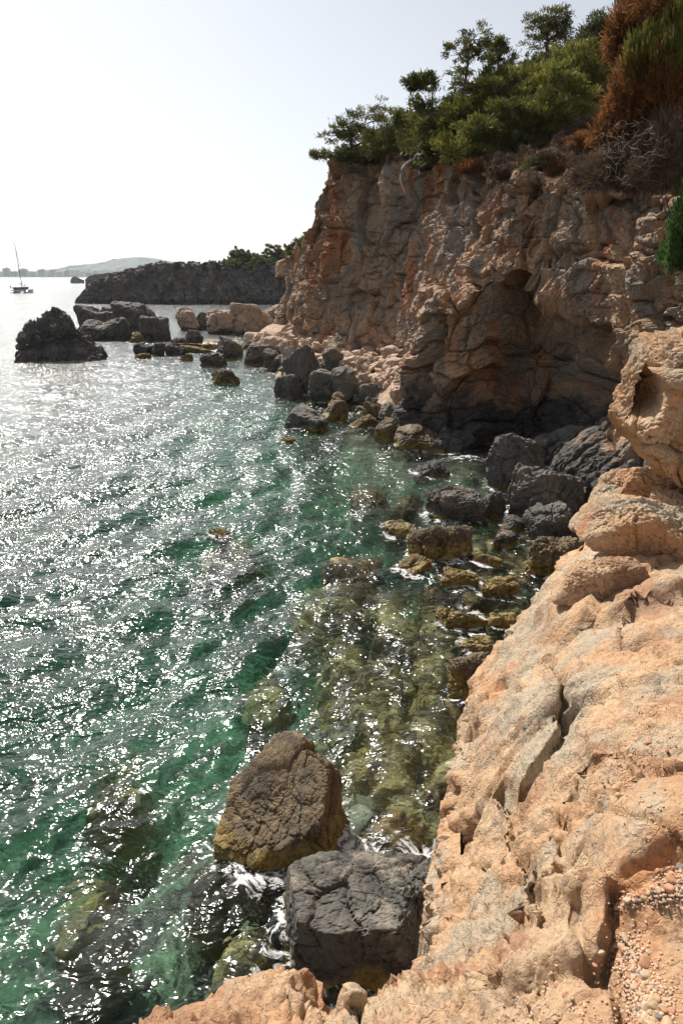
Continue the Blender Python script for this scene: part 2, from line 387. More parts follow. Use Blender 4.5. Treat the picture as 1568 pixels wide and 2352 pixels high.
# ------------------------------------------------------------------ near rock platform
EDGE_PX = [(40, 2560, 4.4), (175, 2430, 4.5), (250, 2335, 4.55), (325, 2285, 4.6), (460, 2248, 4.65), (590, 2222, 4.65), (690, 2240, 4.65), (760, 2290, 4.75), (830, 2292, 4.75),
           (930, 2250, 4.6), (1005, 2195, 4.4), (1030, 2080, 4.1), (1042, 1960, 3.9), (1045, 1860, 3.85), (1060, 1740, 3.8), (1095, 1630, 3.8),
           (1130, 1540, 3.85), (1170, 1465, 3.9), (1215, 1385, 4.0), (1255, 1325, 4.1), (1310, 1270, 4.1), (1330, 1222, 4.1), (1430, 1200, 4.1), (1568, 1185, 4.2)]
EW = np.array([U(*e) for e in EDGE_PX])
EDGE = [(-2.2, -.6), (-1.6, .2)] + [(p[0], p[1]) for p in EW] + [(8.5, 9.0), (13, 10)]
PLAT_PX = [(1568, 2352, 5.35), (1400, 2352, 5.33), (1150, 2352, 5.2), (900, 2352, 5.05), (600, 2330, 4.92), (380, 2352, 4.85), (1500, 2200, 5.32), (1568, 2080, 5.3),
           (1440, 1930, 5.3), (1568, 1800, 5.25), (1330, 1800, 5.05), (1350, 1650, 4.95), (1568, 1600, 5.1), (1568, 1450, 5.0), (1400, 1450, 4.85), (1500, 1320, 4.85),
           (1380, 1290, 4.6), (1270, 1400, 4.5), (1250, 1540, 4.5), (1210, 1650, 4.45), (1170, 1750, 4.35), (1160, 1900, 4.35), (1120, 2060, 4.45), (1250, 2000, 4.9),
           (1200, 2150, 4.95), (1090, 2230, 4.85), (1568, 1230, 4.8), (1450, 1200, 4.65), (1330, 2100, 5.15)]
CPT = np.array([U(*e) for e in PLAT_PX] + [p - np.array([0, 0, 0]) for p in EW] + [(0, -1.5, 5.3), (2.5, -1.5, 5.5), (4, 2, 5.6), (6, 5, 5.2), (7, 7.6, 4.5), (-1, 0, 5.0), (9, 3, 6.0), (10, 8, 4.9)])
def tps_fit(P, reg=.02):
    n = len(P); d = np.hypot(P[:, None, 0] - P[None, :, 0], P[:, None, 1] - P[None, :, 1]) + 1e-9
    A = np.zeros((n + 3, n + 3)); A[:n, :n] = d * d * np.log(d) + reg * np.eye(n); A[:n, n] = 1; A[:n, n + 1:] = P[:, :2]
    A[n:, :n] = A[:n, n:].T; return np.linalg.solve(A, np.concatenate([P[:, 2], [0, 0, 0]]))
TW = tps_fit(CPT)
def tps(X, Y):
    r = TW[-3] + TW[-2] * X + TW[-1] * Y
    for w, p in zip(TW[:-3], CPT):
        d2 = (X - p[0]) ** 2 + (Y - p[1]) ** 2 + 1e-12; r = r + w * .5 * d2 * np.log(d2)
    return r
def pxline(pts, z=None):
    out = []
    for q in pts:
        zz = 5.0
        for _ in range(8):
            p = U(q[0], q[1], zz); zz = float(tps(np.array(p[0]), np.array(p[1])))
        out.append((p[0], p[1]))
    return out
CRACKS = [([(1281, 1507), (1276, 1562), (1306, 1626), (1281, 1660), (1252, 1715), (1217, 1764), (1210, 1799), (1150, 1790)], .12, .028),
          ([(1479, 1362), (1449, 1404), (1434, 1458), (1434, 1488)], .05, .012), ([(1434, 1488), (1480, 1500), (1568, 1540)], .04, .012),
          ([(1296, 1790), (1294, 1883), (1306, 1981), (1350, 2045), (1395, 2068), (1459, 2042), (1528, 2024), (1580, 2030)], .06, .03),
          ([(1414, 2100), (1414, 2179), (1400, 2228), (1434, 2302), (1439, 2380)], .04, .015), ([(1414, 2100), (1480, 2085), (1580, 2060)], .03, .02),
          ([(1175, 1833), (1197, 1912), (1217, 1962), (1232, 2031), (1242, 2100), (1257, 2139)], .06, .015), ([(1240, 2100), (1310, 2070), (1300, 1990)], .04, .02),
          ([(1330, 2110), (1340, 2200), (1390, 2260)], .04, .02), ([(1340, 1740), (1390, 1715), (1450, 1705), (1500, 1760), (1560, 1800)], .04, .015)]
def build_plat():
    th = np.radians(np.linspace(-62, 92, 560)); r = .55 * (13.5 / .55) ** np.linspace(0, 1, 500)
    R, T = np.meshgrid(r, th, indexing='ij'); X, Y = R * np.sin(T), R * np.cos(T)
    P2 = np.stack([X, Y, 0 * X], -1)
    d, sg, _ = polyline_dist(X, Y, EDGE)
    sdn = d * sg                                                          # + inside (right of travel)
    sdn = sdn + .10 * fbm(P2 * 2.2, 4, 7) + .03 * fbm(P2 * 9, 3, 17)
    z = tps(X, Y)
    mound = lambda px, py, rx, ry, h: 0
    # rounded bed to the right of the groove, and blocks
    for (px, py, rr, h) in ((1445, 1925, .34, .13), (1230, 2190, .22, .10), (1235, 1610, .28, .10), (1560, 2230, .35, .03), (1400, 1360, .5, .12)):
        c = pxline([(px, py)])[0]; dd = np.hypot(X - c[0], Y - c[1]) * (1 + .25 * vnoise(P2 * 3, 5)); z = z + h * (1 - sstep(rr * .75, rr * 1.12, dd))
    calm = np.zeros_like(z)
    for (px, py, rr) in ((1520, 2220, .38), (1470, 1950, .3)):
        c = pxline([(px, py)])[0]; calm = np.maximum(calm, 1 - sstep(rr * .6, rr * 1.3, np.hypot(X - c[0], Y - c[1])))
    z = z + .06 * fbm(P2 * .9, 3, 3) * (1 - calm)
    drop = np.where(sdn > 0, 0, -sdn)
    z = z - drop * 5.0 - np.clip(drop - .06, 0, None) * 12 - .10 * np.exp(-np.clip(sdn, 0, None) / .12)
    z = np.maximum(z, -1.0)
    P = np.stack([X, Y, z], -1)
    for pts, dep, w in CRACKS:
        wx = X + .025 * vnoise(P2 * 6, 31); wy = Y + .025 * vnoise(P2 * 6, 32)
        dd, _, _ = polyline_dist(wx, wy, pxline(pts)); P[..., 2] -= 1.5 * dep * np.exp(-(dd / w) ** 2) + dep * .25 * np.exp(-(dd / (w * 4)) ** 2)
    N = grid_normals(P); N *= np.sign(N[..., 2:3] + 1e-9)
    W = P + .07 * np.stack([fbm(P * 2.5, 3, 50), fbm(P * 2.5, 3, 60), fbm(P * 2.5, 3, 70)], -1)
    a, ca, _ = worley2(W[..., 0] * 1.25 + .4 * W[..., 1], W[..., 1] * .95, 3, .5); b_, cb, _ = worley2(W[..., 0] * 3.6 - W[..., 1] + 4, W[..., 1] * 3.2 + W[..., 2] * 3, 9, .6); c_, cc, _ = worley(W * 12 + 2, 19, .7)
    rough = np.clip(.35 + 1.1 * np.exp(-np.clip(sdn, 0, None) / .35) + .35 * fbm(P * 1.2, 2, 90), .2, 1.5) * (1 - .85 * calm)
    far = sstep(2, 6, R)
    rough = rough * (1 - .92 * sstep(.0, .10, -sdn))
    disp = (.14 * (.5 + .9 * far)) * a * np.clip(rough, .5, 1.2) * (1 - .8 * calm) + .055 * b_ * rough + .026 * c_ * rough
    disp -= (.09 * np.exp(-(ca / .02) ** 2) * np.clip(rough, .4, 1) + .035 * np.exp(-(cb / .035) ** 2) * rough)
    disp += (.03 * fbm(P * 3, 5, 100, .6) + .018 * fbm(P * 14, 4, 110, .7)) * rough
    bed_ = P[..., 2] * 9 + .9 * fbm(P * 1.3, 3, 130); disp += .022 * (bed_ % 1.0 - .5) * np.clip(.3 + vnoise(P * .9, 131), 0, 1)
    pit = np.clip(vnoise(P * 11, 120) - .35, 0, 1) * np.clip(vnoise(P * 2, 121) + .2, 0, 1); disp -= .16 * pit * np.clip(rough, 0, 1)
    P = P + N * disp[..., None]
    return P, sdn
Pp, sdp = build_plat()
Fp = grid_faces(*Pp.shape[:2]); Fp = Fp[(sdp.reshape(-1)[Fp] > -.35).any(1)]
ids_, iv_ = np.unique(Fp, return_inverse=True)
plat = put('rock_platform', fast_mesh('rock_platform', Pp.reshape(-1, 3)[ids_], iv_.reshape(Fp.shape), True), M_plat); tag(plat, kind='structure')
def build_wall():
    e = np.array(EDGE[2:-1]); cu = np.concatenate([[0], np.cumsum(np.hypot(*np.diff(e, axis=0).T))]); u = np.arange(0, cu[-1], .025)
    ex, ey = [np.convolve(np.pad(np.interp(u, cu, e[:, k]), 6, 'edge'), np.ones(13) / 13, 'valid') for k in (0, 1)]
    gx_, gy_ = np.gradient(ex), np.gradient(ey); L = np.hypot(gx_, gy_); nx, ny = -gy_ / L, gx_ / L
    zt = tps(ex, ey) - .16; v = np.linspace(0, 1, 150)[None, :]; z = zt[:, None] - v * (zt[:, None] + 1.0); dp = zt[:, None] - z
    off = -.10 * np.exp(-dp / .05) + .06 + .085 * dp
    P = np.stack([ex[:, None] + nx[:, None] * off, ey[:, None] + ny[:, None] * off, z], -1); N = np.stack([nx[:, None] + 0 * z, ny[:, None] + 0 * z, .25 + 0 * z], -1)
    U_ = u[:, None] + .12 * fbm(P * 1.6, 3, 5); Z_ = z + .12 * fbm(P * 1.6, 3, 6)
    a, ca, _ = worley2(U_ / .8, Z_ / .55, 61, .6); b_, cb, _ = worley2(U_ / .27, Z_ / .22, 62, .7); c_, cc, _ = worley(P * 11, 63, .7)
    d = .20 * a + .07 * b_ + .025 * c_ - .09 * np.exp(-(ca / .04) ** 2) - .03 * np.exp(-(cb / .06) ** 2) + .02 * fbm(P * 9, 4, 64, .65)
    return P + N * (d * sstep(-.02, .15, dp))[..., None]
Pw = build_wall(); put('side_wall', fast_mesh('side_wall', Pw.reshape(-1, 3), grid_faces(*Pw.shape[:2])), M_plat, plat)
_pf = Pp.reshape(-1, 3); _pr, _pt = np.log(.55), None
def plat_z(x, y):
    r = math.hypot(x, y); t = math.degrees(math.atan2(x, y))
    i = int(round(np.clip(math.log(max(r, .56) / .55) / math.log(13.5 / .55) * 499, 0, 499))); j = int(round(np.clip((t + 62) / 154 * 559, 0, 559)))
    return Pp[i, j, 2]

# ------------------------------------------------------------------ seabed and sea
COAST = [(-14, -12), (-5, -4), (-2.4, -.6), (-1.7, .2)] + [(p[0], p[1]) for p in EW] + [(8.0, 13)] + [tuple(f) for f in FOOT[14:1:-1]] + [(-3, 82), (10, 100)]
def bed_z(X, Y):
    P2 = np.stack([X, Y, 0 * X], -1)
    d, sg, par = polyline_dist(X, Y, COAST)
    sea = d * np.where(sg > 0, -1, 1)                                     # + seaward
    R = np.hypot(X, Y)
    z = -.30 - .34 * np.clip(sea, 0, 2.5) - .62 * np.clip(sea - 2.5, 0, 4) - .13 * np.clip(sea - 6.5, 0, 35) - .01 * np.clip(sea - 40, 0, 400)
    ramp = sstep(32, 37, Y) * (1 - sstep(84, 95, Y))
    z = z + ramp * (2.6 * (1 - sstep(.5, 4.5, sea + .6 * vnoise(P2 * .4, 3))))
    ree = np.exp(-(((X + 13.5) / 5.5) ** 2 + ((Y - 70) / 7) ** 2)); z = z + ree * 1.7
    z = z + .45 * fbm(P2 * .35, 4, 8) * sstep(-1, 4, sea)
    nb = 1 - sstep(14, 40, R)
    a, ca, _ = worley(P2 * 1.25 + np.array([0, 0, .5]), 41, .2); z = z + nb * (.28 * (sstep(0, .45, ca)) * (1 - sstep(2, 9, sea)) + .10 * sstep(0, .4, ca))
    a, ca, _ = worley(P2 * 3.5 + np.array([0, 0, .5]), 43, .2); z = z + nb * .07 * sstep(0, .4, ca)
    return np.minimum(z, 2.6), sea
th = np.radians(np.linspace(-64, 46, 320)); r = np.concatenate([2.5 * (90 / 2.5) ** np.linspace(0, 1, 300), 90 * (6000 / 90) ** np.linspace(0, 1, 41)[1:]])
R, T = np.meshgrid(r, th, indexing='ij'); X, Y = R * np.sin(T), R * np.cos(T)
zb, seab = bed_z(X, Y)
m, n_, l_, bs = new_mat('seabed_sand_and_stone'); b = NB(m.node_tree); p = b.pos()
sh = n_.new('ShaderNodeAttribute'); sh.attribute_name = 'shore'
c = b.ramp(b.noise(p, .25, 5, .6, .8), [(.36, (.13, .15, .10)), (.47, (.32, .35, .25)), (.62, (.50, .52, .40))])
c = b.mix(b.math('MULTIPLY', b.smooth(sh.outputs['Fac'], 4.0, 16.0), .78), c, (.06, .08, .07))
wk = b.math('MULTIPLY', b.ramp(b.noise(p, 1.6, 5, .65), [(.4, 0.1), (.7, .85)]), b.math('SUBTRACT', 1.0, b.smooth(sh.outputs['Fac'], .8, 3.2)))
c = b.mix(wk, c, (.20, .15, .05))
c = b.mix(b.smooth(b.z(p)[2], .05, .3), c, (.42, .29, .19))
c = b.mix(1.0, c, b.ramp(b.voro(p, 2.4), [(.05, 1.25), (.6, .65)]), 'MULTIPLY')
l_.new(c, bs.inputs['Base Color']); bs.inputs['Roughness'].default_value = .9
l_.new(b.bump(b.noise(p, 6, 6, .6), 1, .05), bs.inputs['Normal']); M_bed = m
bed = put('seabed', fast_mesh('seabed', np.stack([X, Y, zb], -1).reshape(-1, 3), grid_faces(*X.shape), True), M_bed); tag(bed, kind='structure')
bed.data.attributes.new('shore', 'FLOAT', 'POINT').data.foreach_set('value', seab.ravel().astype(np.float32))

rw = np.random.RandomState(4)
WAV = [(lam, rw.normal(2.6, .75), rw.uniform(0, 6.28)) for lam in np.exp(rw.uniform(np.log(.28), np.log(3.6), 46))]
def wave(X, Y):
    R = np.hypot(X, Y); wx = X + .5 * vnoise(np.stack([X * .3, Y * .3, X * 0], -1), 1); wy = Y + .5 * vnoise(np.stack([X * .3, Y * .3, X * 0], -1), 2)
    z = 0 * X
    for lam, a, ph in WAV:
        k = 2 * math.pi / lam; amp = .0082 * lam ** .8 * (1 - sstep(lam * 14, lam * 30, R))
        q = k * (wx * math.cos(a) + wy * math.sin(a)) + ph
        z = z + amp * (np.sin(q) + .25 * np.cos(2 * q))
    return z

# ------------------------------------------------------------------ boulders
def boulder_verts(seed, dims, level, blocky=.5, rough=1.0, planes=None, strata=0, p=14, amp=1.0):
    rs = np.random.RandomState(seed); V, Fc = ico(level)
    if planes is None:
        ns, hs = [], []
        rot = rs.normal(0, .25, (3, 3)); base = np.eye(3) + rot
        for k in range(3):
            for s_ in (-1, 1): ns.append(base[k] * s_); hs.append(rs.uniform(.62, .8) if blocky > 0 else .95)
        for k in range(int(10 + 6 * (1 - blocky))): ns.append(rs.normal(0, 1, 3)); hs.append(rs.uniform(.78, 1.02) + .12 * blocky)
    else: ns = [q[0] for q in planes]; hs = [q[1] for q in planes]
    ns = np.array(ns, float); ns /= np.linalg.norm(ns, axis=1, keepdims=True); hs = np.array(hs)
    dt = np.clip(V @ ns.T, 0, None) / hs; r = (dt ** p).sum(1) ** (-1 / p)
    P = V * r[:, None]; lo, hi = P.min(0), P.max(0); P = (P - (lo + hi) / 2) / (hi - lo) * np.array(dims)
    L = float(np.cbrt(np.prod(dims))); o = rs.uniform(0, 90, 3); Q = P / L
    W = Q + .08 * np.stack([fbm(Q * 3 + o, 2, 5), fbm(Q * 3 + o, 2, 6), fbm(Q * 3 + o, 2, 7)], -1)
    a, ca, _ = worley(W * 2.1 + o, seed % 97, .8); c2, cb, _ = worley(W * 5.5 + o, seed % 89, .8)
    d = .07 * a + .03 * c2 - .035 * np.exp(-(ca / .04) ** 2) - .013 * np.exp(-(cb / .06) ** 2) + .03 * fbm(Q * 2 + o, 4, 3, .6)
    if level >= 6: c3, cc, _ = worley(W * 14 + o, seed % 83, .8); d += .02 * c3 - .012 * np.exp(-(cc / .08) ** 2) + .014 * fbm(Q * 16 + o, 4, 9, .65)
    if strata: d += .03 * np.sin(Q[:, 2] * strata + 3 * fbm(Q * 2 + o, 2, 2))
    N = P / np.array(dims) ** 2; N /= np.linalg.norm(N, axis=1, keepdims=True) + 1e-9
    return P + N * (d * L * rough * amp)[:, None], Fc
ROCKS = []                                                                # (x, y, radius) for foam
def boulder(box, mat, label=None, cat='boulder', name='boulder', group=None, seed=1, zb=0.0, level=5, blocky=.5, rough=1.0, sink=.35, thick=.8, hmin=.3, planes=None,
            parts=None, height=None, smooth=False, p=14, dist=None, foam=True):
    """box: outline in the photo frame; zb: height of the line where it meets water or ground"""
    x0, y0, x1, y1 = box
    c = U((x0 + x1) / 2, y1, zb) if dist is None else D((x0 + x1) / 2, y1, dist)
    if dist is not None: zb = c[2]
    s = zc(c) / FPX; w = (x1 - x0) * s; t = w * thick
    dep = math.atan2(CAMZ - zb, c[1])
    h = max((y1 - y0) * s / math.cos(PITCH) * 1.0 - t * math.tan(dep) * .5, w * hmin) if height is None else height
    s2 = (zc(c) + t * .5) / FPX; w = (x1 - x0) * s2; x = ((x0 + x1) / 2 - 784) * s2
    sk = sink * h + (.25 if zb <= 0.05 else 0); H = h + sk
    Ps, Fs, nv = [], [], 0
    for k, (ox, oy, oz, sx, sy, sz) in enumerate(parts or [(0, 0, 0, 1, 1, 1)]):
        V, Fc = boulder_verts(seed + 31 * k, (w * sx, t * sy, H * sz), level, blocky, rough, planes, p=p)
        V = V + np.array([ox * w, oy * t, (oz - (1 - sz) / 2) * H]); Ps.append(V); Fs.append(Fc + nv); nv += len(V)
    me = fast_mesh(name, np.concatenate(Ps), np.concatenate(Fs), smooth)
    o = put(name, me, mat, loc=(x, c[1] + t * .5, zb - sk + H / 2)); 
    if planes is None and parts is None: rq = random.Random(seed); o.rotation_euler = (rq.uniform(-.22, .22), rq.uniform(-.25, .25), rq.uniform(-.5, .5))
    if label: tag(o, label, cat, group)
    if foam and abs(zb) < .3: ROCKS.append((x, c[1] + t * .5, w * .5))
    return o

# sea stacks and far rocks
CONE = [((1, 0, .42), .68), ((-1, 0, .36), .68), ((.1, -1, .45), .62), ((0, 1, .5), .62), ((.7, -.7, .6), .66), ((-.7, -.7, .5), .66), ((-.7, .7, .5), .7), ((.7, .7, .5), .7), ((.1, -.1, 1), .92), ((0, 0, -1), .7), ((.4, -.2, 1), .9)]
boulder((42, 703, 248, 832), M_dark, 'tall dark sea stack with a knobbly top standing alone in the water', 'sea stack', 'sea_stack', seed=15, level=6, sink=.1, thick=.75, rough=2.0, planes=CONE, smooth=False,
        parts=[(-.07, 0, 0, .60, 1, 1), (-.22, -.1, 0, .56, .9, .74), (.10, -.05, 0, .66, .9, .80), (.30, -.1, 0, .42, .7, .42), (-.02, -.1, .12, .36, .5, .72)], p=10)
boulder((188, 694, 358, 762), M_dark, 'long pale topped rock in the sea behind the dark reef rocks', 'rock', 'sea_rock', seed=21, level=5, sink=.2, blocky=.2, thick=.6, parts=[(-.1, 0, 0, .8, 1, .75), (.25, 0, 0, .5, .8, 1), (-.33, 0, 0, .34, .8, .9)], p=9)
boulder((186, 735, 302, 783), M_dark, 'low dark craggy reef rock in front of the long pale topped rock', 'rock', 'sea_rock', seed=23, level=5, sink=.2, blocky=.2, thick=.6, parts=[(-.2, 0, 0, .62, 1, .9), (.2, 0, 0, .62, .9, 1)], p=9)
boulder((322, 730, 392, 783), M_dark, 'dark rounded reef rock beside the low craggy reef rock', 'rock', 'sea_rock', seed=27, level=5, sink=.2, blocky=.2)
far_rocks = [((408, 709, 458, 760), M_pale, 'tan flat faced boulder at the seaward end of the boulder line'), ((452, 720, 482, 758), M_grey, 'small grey brown boulder wedged between tan boulders offshore'),
             ((476, 712, 548, 768), M_pale, 'broad tan boulder leaning beside the tall pale slab'), ((534, 697, 604, 772), M_pale, 'tall pale pink rock slab standing before the cliff end'),
             ((588, 718, 632, 768), M_pale, 'pale ribbed rock leaning on the tall pink slab'), ((608, 706, 648, 744), M_pale, 'orange tan rock behind the pale ribbed rock'),
             ((310, 792, 352, 816), M_dark, 'flat topped dark rock at the outer end of the low reef'), ((352, 789, 382, 817), M_dark, 'small humped dark rock in the low reef'),
             ((382, 793, 426, 818), M_dark, 'small dark rock beside the weed covered shelf'), ((425, 761, 466, 792), M_dark, 'dark angular rock on the weed covered shelf'),
             ((396, 776, 432, 796), M_dark, 'low dark rock at the edge of the golden weed shelf'), ((300, 770, 338, 787), M_weed, 'low brown rock awash beside the dark reef rock'),
             ((462, 811, 523, 844), M_grey, 'lone wedge shaped grey rock off the rubble shore'), ((486, 855, 550, 883), M_brown, 'lone flat tan rock surrounded by open water'),
             ((412, 815, 444, 829), M_weed, 'small pointed rock barely above water off the weed shelf'), ((310, 814, 352, 825), M_weed, 'flat weedy ledge below the flat topped dark rock'),
             ((495, 775, 560, 826), M_grey, 'dark grey boulder at the tip of the rubble shore'), ((465, 790, 500, 803), M_weed, 'weed covered stone between shelf and rubble shore')]
for k, (bx, mt, lb) in enumerate(far_rocks):
    boulder(bx, mt, lb, 'rock', 'sea_rock', seed=100 + k, level=5, blocky=.35 if mt is M_pale else .3, sink=.25, rough=1.5)
for k, bx in enumerate(((375, 768, 470, 800), (440, 762, 560, 792), (420, 788, 520, 812))):
    boulder(bx, M_weed, ('golden weed shelf just above water by the small dark rocks', 'golden weed shelf below the tan boulders', 'golden weed shelf reaching towards the rubble shore')[k], 'rock shelf', 'weed_shelf', seed=160 + k, level=5, height=.22, thick=1.0, sink=1.0, rough=.6)

# shore boulders under the long face
shore = [((658, 803, 752, 908), M_dark, 'big black wedge shaped boulder at the rubble shore', .9), ((630, 864, 692, 916), M_dark, 'black rounded boulder at the foot of the big wedge', .3), ((708, 851, 788, 928), M_grey, 'big grey pitted boulder beside the black wedge', .3),
         ((738, 798, 794, 856), M_grey, 'grey faced cube boulder above the black wedge', .9), ((762, 846, 818, 902), M_grey, 'grey boulder half buried under the pale rubble', .6), ((818, 884, 872, 938), M_grey, 'rough grey boulder at the edge of the pale scree', .4),
         ((750, 902, 800, 945), M_brown, 'brown rounded boulder behind the tilted shore boulder', .3), ((734, 920, 798, 968), M_brown, 'brown tilted boulder standing in green shallows', .6), ((664, 937, 750, 989), M_grey, 'low pyramid shaped boulder standing off the shore in green water', .6),
         ((864, 967, 926, 1014), M_brown, 'smooth cube like tan boulder at the water by the pillar', .8), ((785, 890, 825, 930), M_grey, 'small grey boulder between the larger shore boulders', .5), ((600, 805, 650, 850), M_dark, 'dark boulder on the rubble point before the far slab', .5),
         ((560, 790, 612, 838), M_grey, 'grey boulder on the rubble point beside the dark one', .5), ((640, 782, 690, 820), M_pale, 'pale pink boulder on top of the rubble bank', .7), ((720, 770, 780, 812), M_pale, 'orange faced boulder leaning at the cliff foot', .8),
         ((832, 930, 900, 972), M_brown, 'brown slab tilting into the weedy shallows', .5), ((870, 925, 935, 985), M_grey, 'stepped grey boulder against the foot of the pillar', .6), ((905, 985, 1010, 1035), M_brown, 'low weedy ledge at the foot of the pillar', .4),
         ((800, 955, 870, 985), M_weed, 'golden weedy stone awash below the tan cube boulder', .3), ((642, 1002, 682, 1018), M_weed, 'small weedy rock awash off the pyramid boulder', .4), ((980, 1010, 1090, 1042), M_dark, 'dark low ledge along the mouth of the sea cave', .3)]
for k, (bx, mt, lb, bl) in enumerate(shore):
    zb_ = 0.0
    if mt is M_pale: zb_ = 1.6
    elif lb.startswith('grey faced'): zb_ = 1.2
    elif lb.startswith('grey boulder half'): zb_ = .8
    boulder(bx, mt, lb, 'boulder', 'boulder', seed=200 + k, level=5, blocky=bl, sink=.35, zb=zb_)

# boulders before the cave and in the shallows
near = [((1110, 988, 1243, 1133), M_grey, 'tall square shouldered boulder at the sea cave mouth', .9, 6, .85), ((1148, 1068, 1345, 1208), M_grey, 'largest rounded dark boulder below the cave', .25, 6, .8), ((1196, 1157, 1320, 1245), M_grey, 'dark egg shaped boulder in front of the largest boulder', .05, 6, .8),
        ((972, 1116, 1126, 1204), M_grey, 'angular dark brown boulder in the green shallows', .6, 6, .8), ((932, 1206, 1084, 1292), M_brown, 'craggy tan boulder in the shallows beside golden weed', .4, 6, .8), ((1096, 1130, 1156, 1192), M_dark, 'dark stone wedged between the angular and largest boulders', .4, 5, .8),
        ((1204, 1238, 1326, 1330), M_brown, 'mossy brown boulder under the orange ledge', .3, 6, .9), ((1094, 1304, 1196, 1374), M_brown, 'wet brown cobbly boulder in the stream of shallows', .3, 6, .8), ((1000, 1388, 1114, 1444), M_brown, 'weedy dark rock breaking the surface', .3, 6, .8),
        ((1030, 1500, 1140, 1612), M_brown, 'pitted brown boulder against the platform wall', .3, 6, .8), ((1046, 1454, 1136, 1502), M_weed, 'golden green boulder awash by the platform wall', .3, 6, .8), ((902, 1278, 994, 1322), M_weed, 'small bright golden weed rock beside the craggy tan boulder', .3, 6, .8),
        ((478, 1203, 534, 1234), M_weed, 'lone golden weed rock awash in open green water', .3, 5, .8), ((1130, 1222, 1190, 1256), M_pale, 'pale round stone in the shallows', .3, 5, .8), ((1120, 1395, 1200, 1450), M_brown, 'brown rock half submerged under the platform edge', .3, 5, .8), 
        ((870, 1196, 960, 1226), M_weed, 'flat golden weed ledge awash behind the craggy tan boulder', .3, 5, .7), ((1085, 1262, 1150, 1300), M_weed, 'small wet golden stone between craggy and mossy boulders', .3, 5, .8), ((1010, 1300, 1100, 1345), M_weed, 'rusty weed covered stone awash', .3, 5, .8),
        ((940, 1070, 1030, 1095), M_dark, 'dark rock barely breaking the green water', .3, 5, .7), ((1150, 1185, 1215, 1225), M_grey, 'grey stone at the foot of the egg shaped boulder', .4, 5, .8), ((1325, 1000, 1440, 1130), M_dark, 'black ragged ledge behind the largest boulder', .5, 6, .8), 
        ((1225, 985, 1340, 1080), M_dark, 'dark stepped ledge beside the square shouldered boulder', .6, 6, .8)]
for k, (bx, mt, lb, bl, lv, tk) in enumerate(near):
    boulder(bx, mt, lb, 'boulder', 'boulder', seed=300 + k, level=lv if mt not in (M_weed, M_dark) else 5, blocky=bl * .6, sink=.35, thick=tk * (1.0 if k % 2 else .85), rough=.9 if mt is M_grey else 1.3, hmin=.3 if mt is not M_weed else .12, height=.16 + .05 * (k % 3) if mt is M_weed else (.28 if 'wet' in lb or 'weedy' in lb or 'half' in lb else None), p=8 if bl < .2 else 14)
# submerged rocks seen through the water: (box, top z)
sub = [((735, 1245, 880, 1310), -.02, M_weed), ((800, 1845, 1012, 1940), -.02, M_weed), ((800, 1500, 930, 1600), -.35, M_weed), ((930, 1560, 1030, 1640), -.3, M_weed), ((1022, 1600, 1106, 1660), -.05, M_weed), ((780, 1560, 900, 1650), -.5, M_weed),
       ((880, 1690, 960, 1760), -.3, M_weed), ((940, 1650, 1040, 1750), -.25, M_weed), ((805, 1720, 960, 1830), -.25, M_weed), ((960, 1770, 1050, 1850), -.15, M_weed), ((800, 1110, 900, 1150), -.2, M_weed), ((880, 1130, 970, 1165), -.15, M_weed),
       ((950, 1490, 1040, 1560), -.25, M_weed), ((660, 1410, 760, 1480), -.8, M_weed), ((560, 1560, 660, 1640), -.9, M_weed), ((700, 1340, 850, 1420), -.6, M_weed), ((850, 1400, 960, 1460), -.4, M_weed), ((420, 1960, 540, 2080), -.6, M_weed), ((480, 2120, 640, 2230), -.45, M_weed), ((200, 1780, 340, 1880), -1.0, M_weed), ((460, 1230, 600, 1300), -.4, M_weed), ((120, 2050, 280, 2160), -.9, M_weed), ((1050, 1340, 1120, 1390), -.12, M_weed), ((960, 1330, 1040, 1380), -.15, M_weed)]
rsb = random.Random(12)
for k in range(30):
    px, py = rsb.uniform(760, 1060), rsb.uniform(1380, 1860); ww = rsb.uniform(55, 130); sub.append(((px - ww / 2, py - ww * .35, px + ww / 2, py + ww * .35), -rsb.uniform(.3, .8) - max(0, (900 - px) / 500), M_sub))
for k, (bx, tz_, mt) in enumerate(sub):
    mt = M_sub if tz_ < -.2 else mt
    x0, y0, x1, y1 = bx; c = U((x0 + x1) / 2, (y0 + y1) / 2, tz_); s = zc(c) / FPX; w = (x1 - x0) * s; t = (y1 - y0) * s / max(.3, (CAMZ / math.hypot(CAMZ, c[1]))) * .95; H = 1.6 + w * .2
    V, Fc = boulder_verts(400 + k, (w, t, H), 5, .1, .9, p=7)
    o = put('submerged_boulder', fast_mesh('submerged_boulder', V, Fc, True), mt, loc=(c[0], c[1], tz_ - H / 2))
    if k == 1: tag(o, 'golden weed covered boulder just under water behind the black block', 'boulder')
    elif k == 0: tag(o, 'golden weed slab just under water off the craggy tan boulder', 'boulder')
    else: tag(o, 'rounded yellow green boulder lying under the clear water', 'boulder', 'boulders under the clear water')

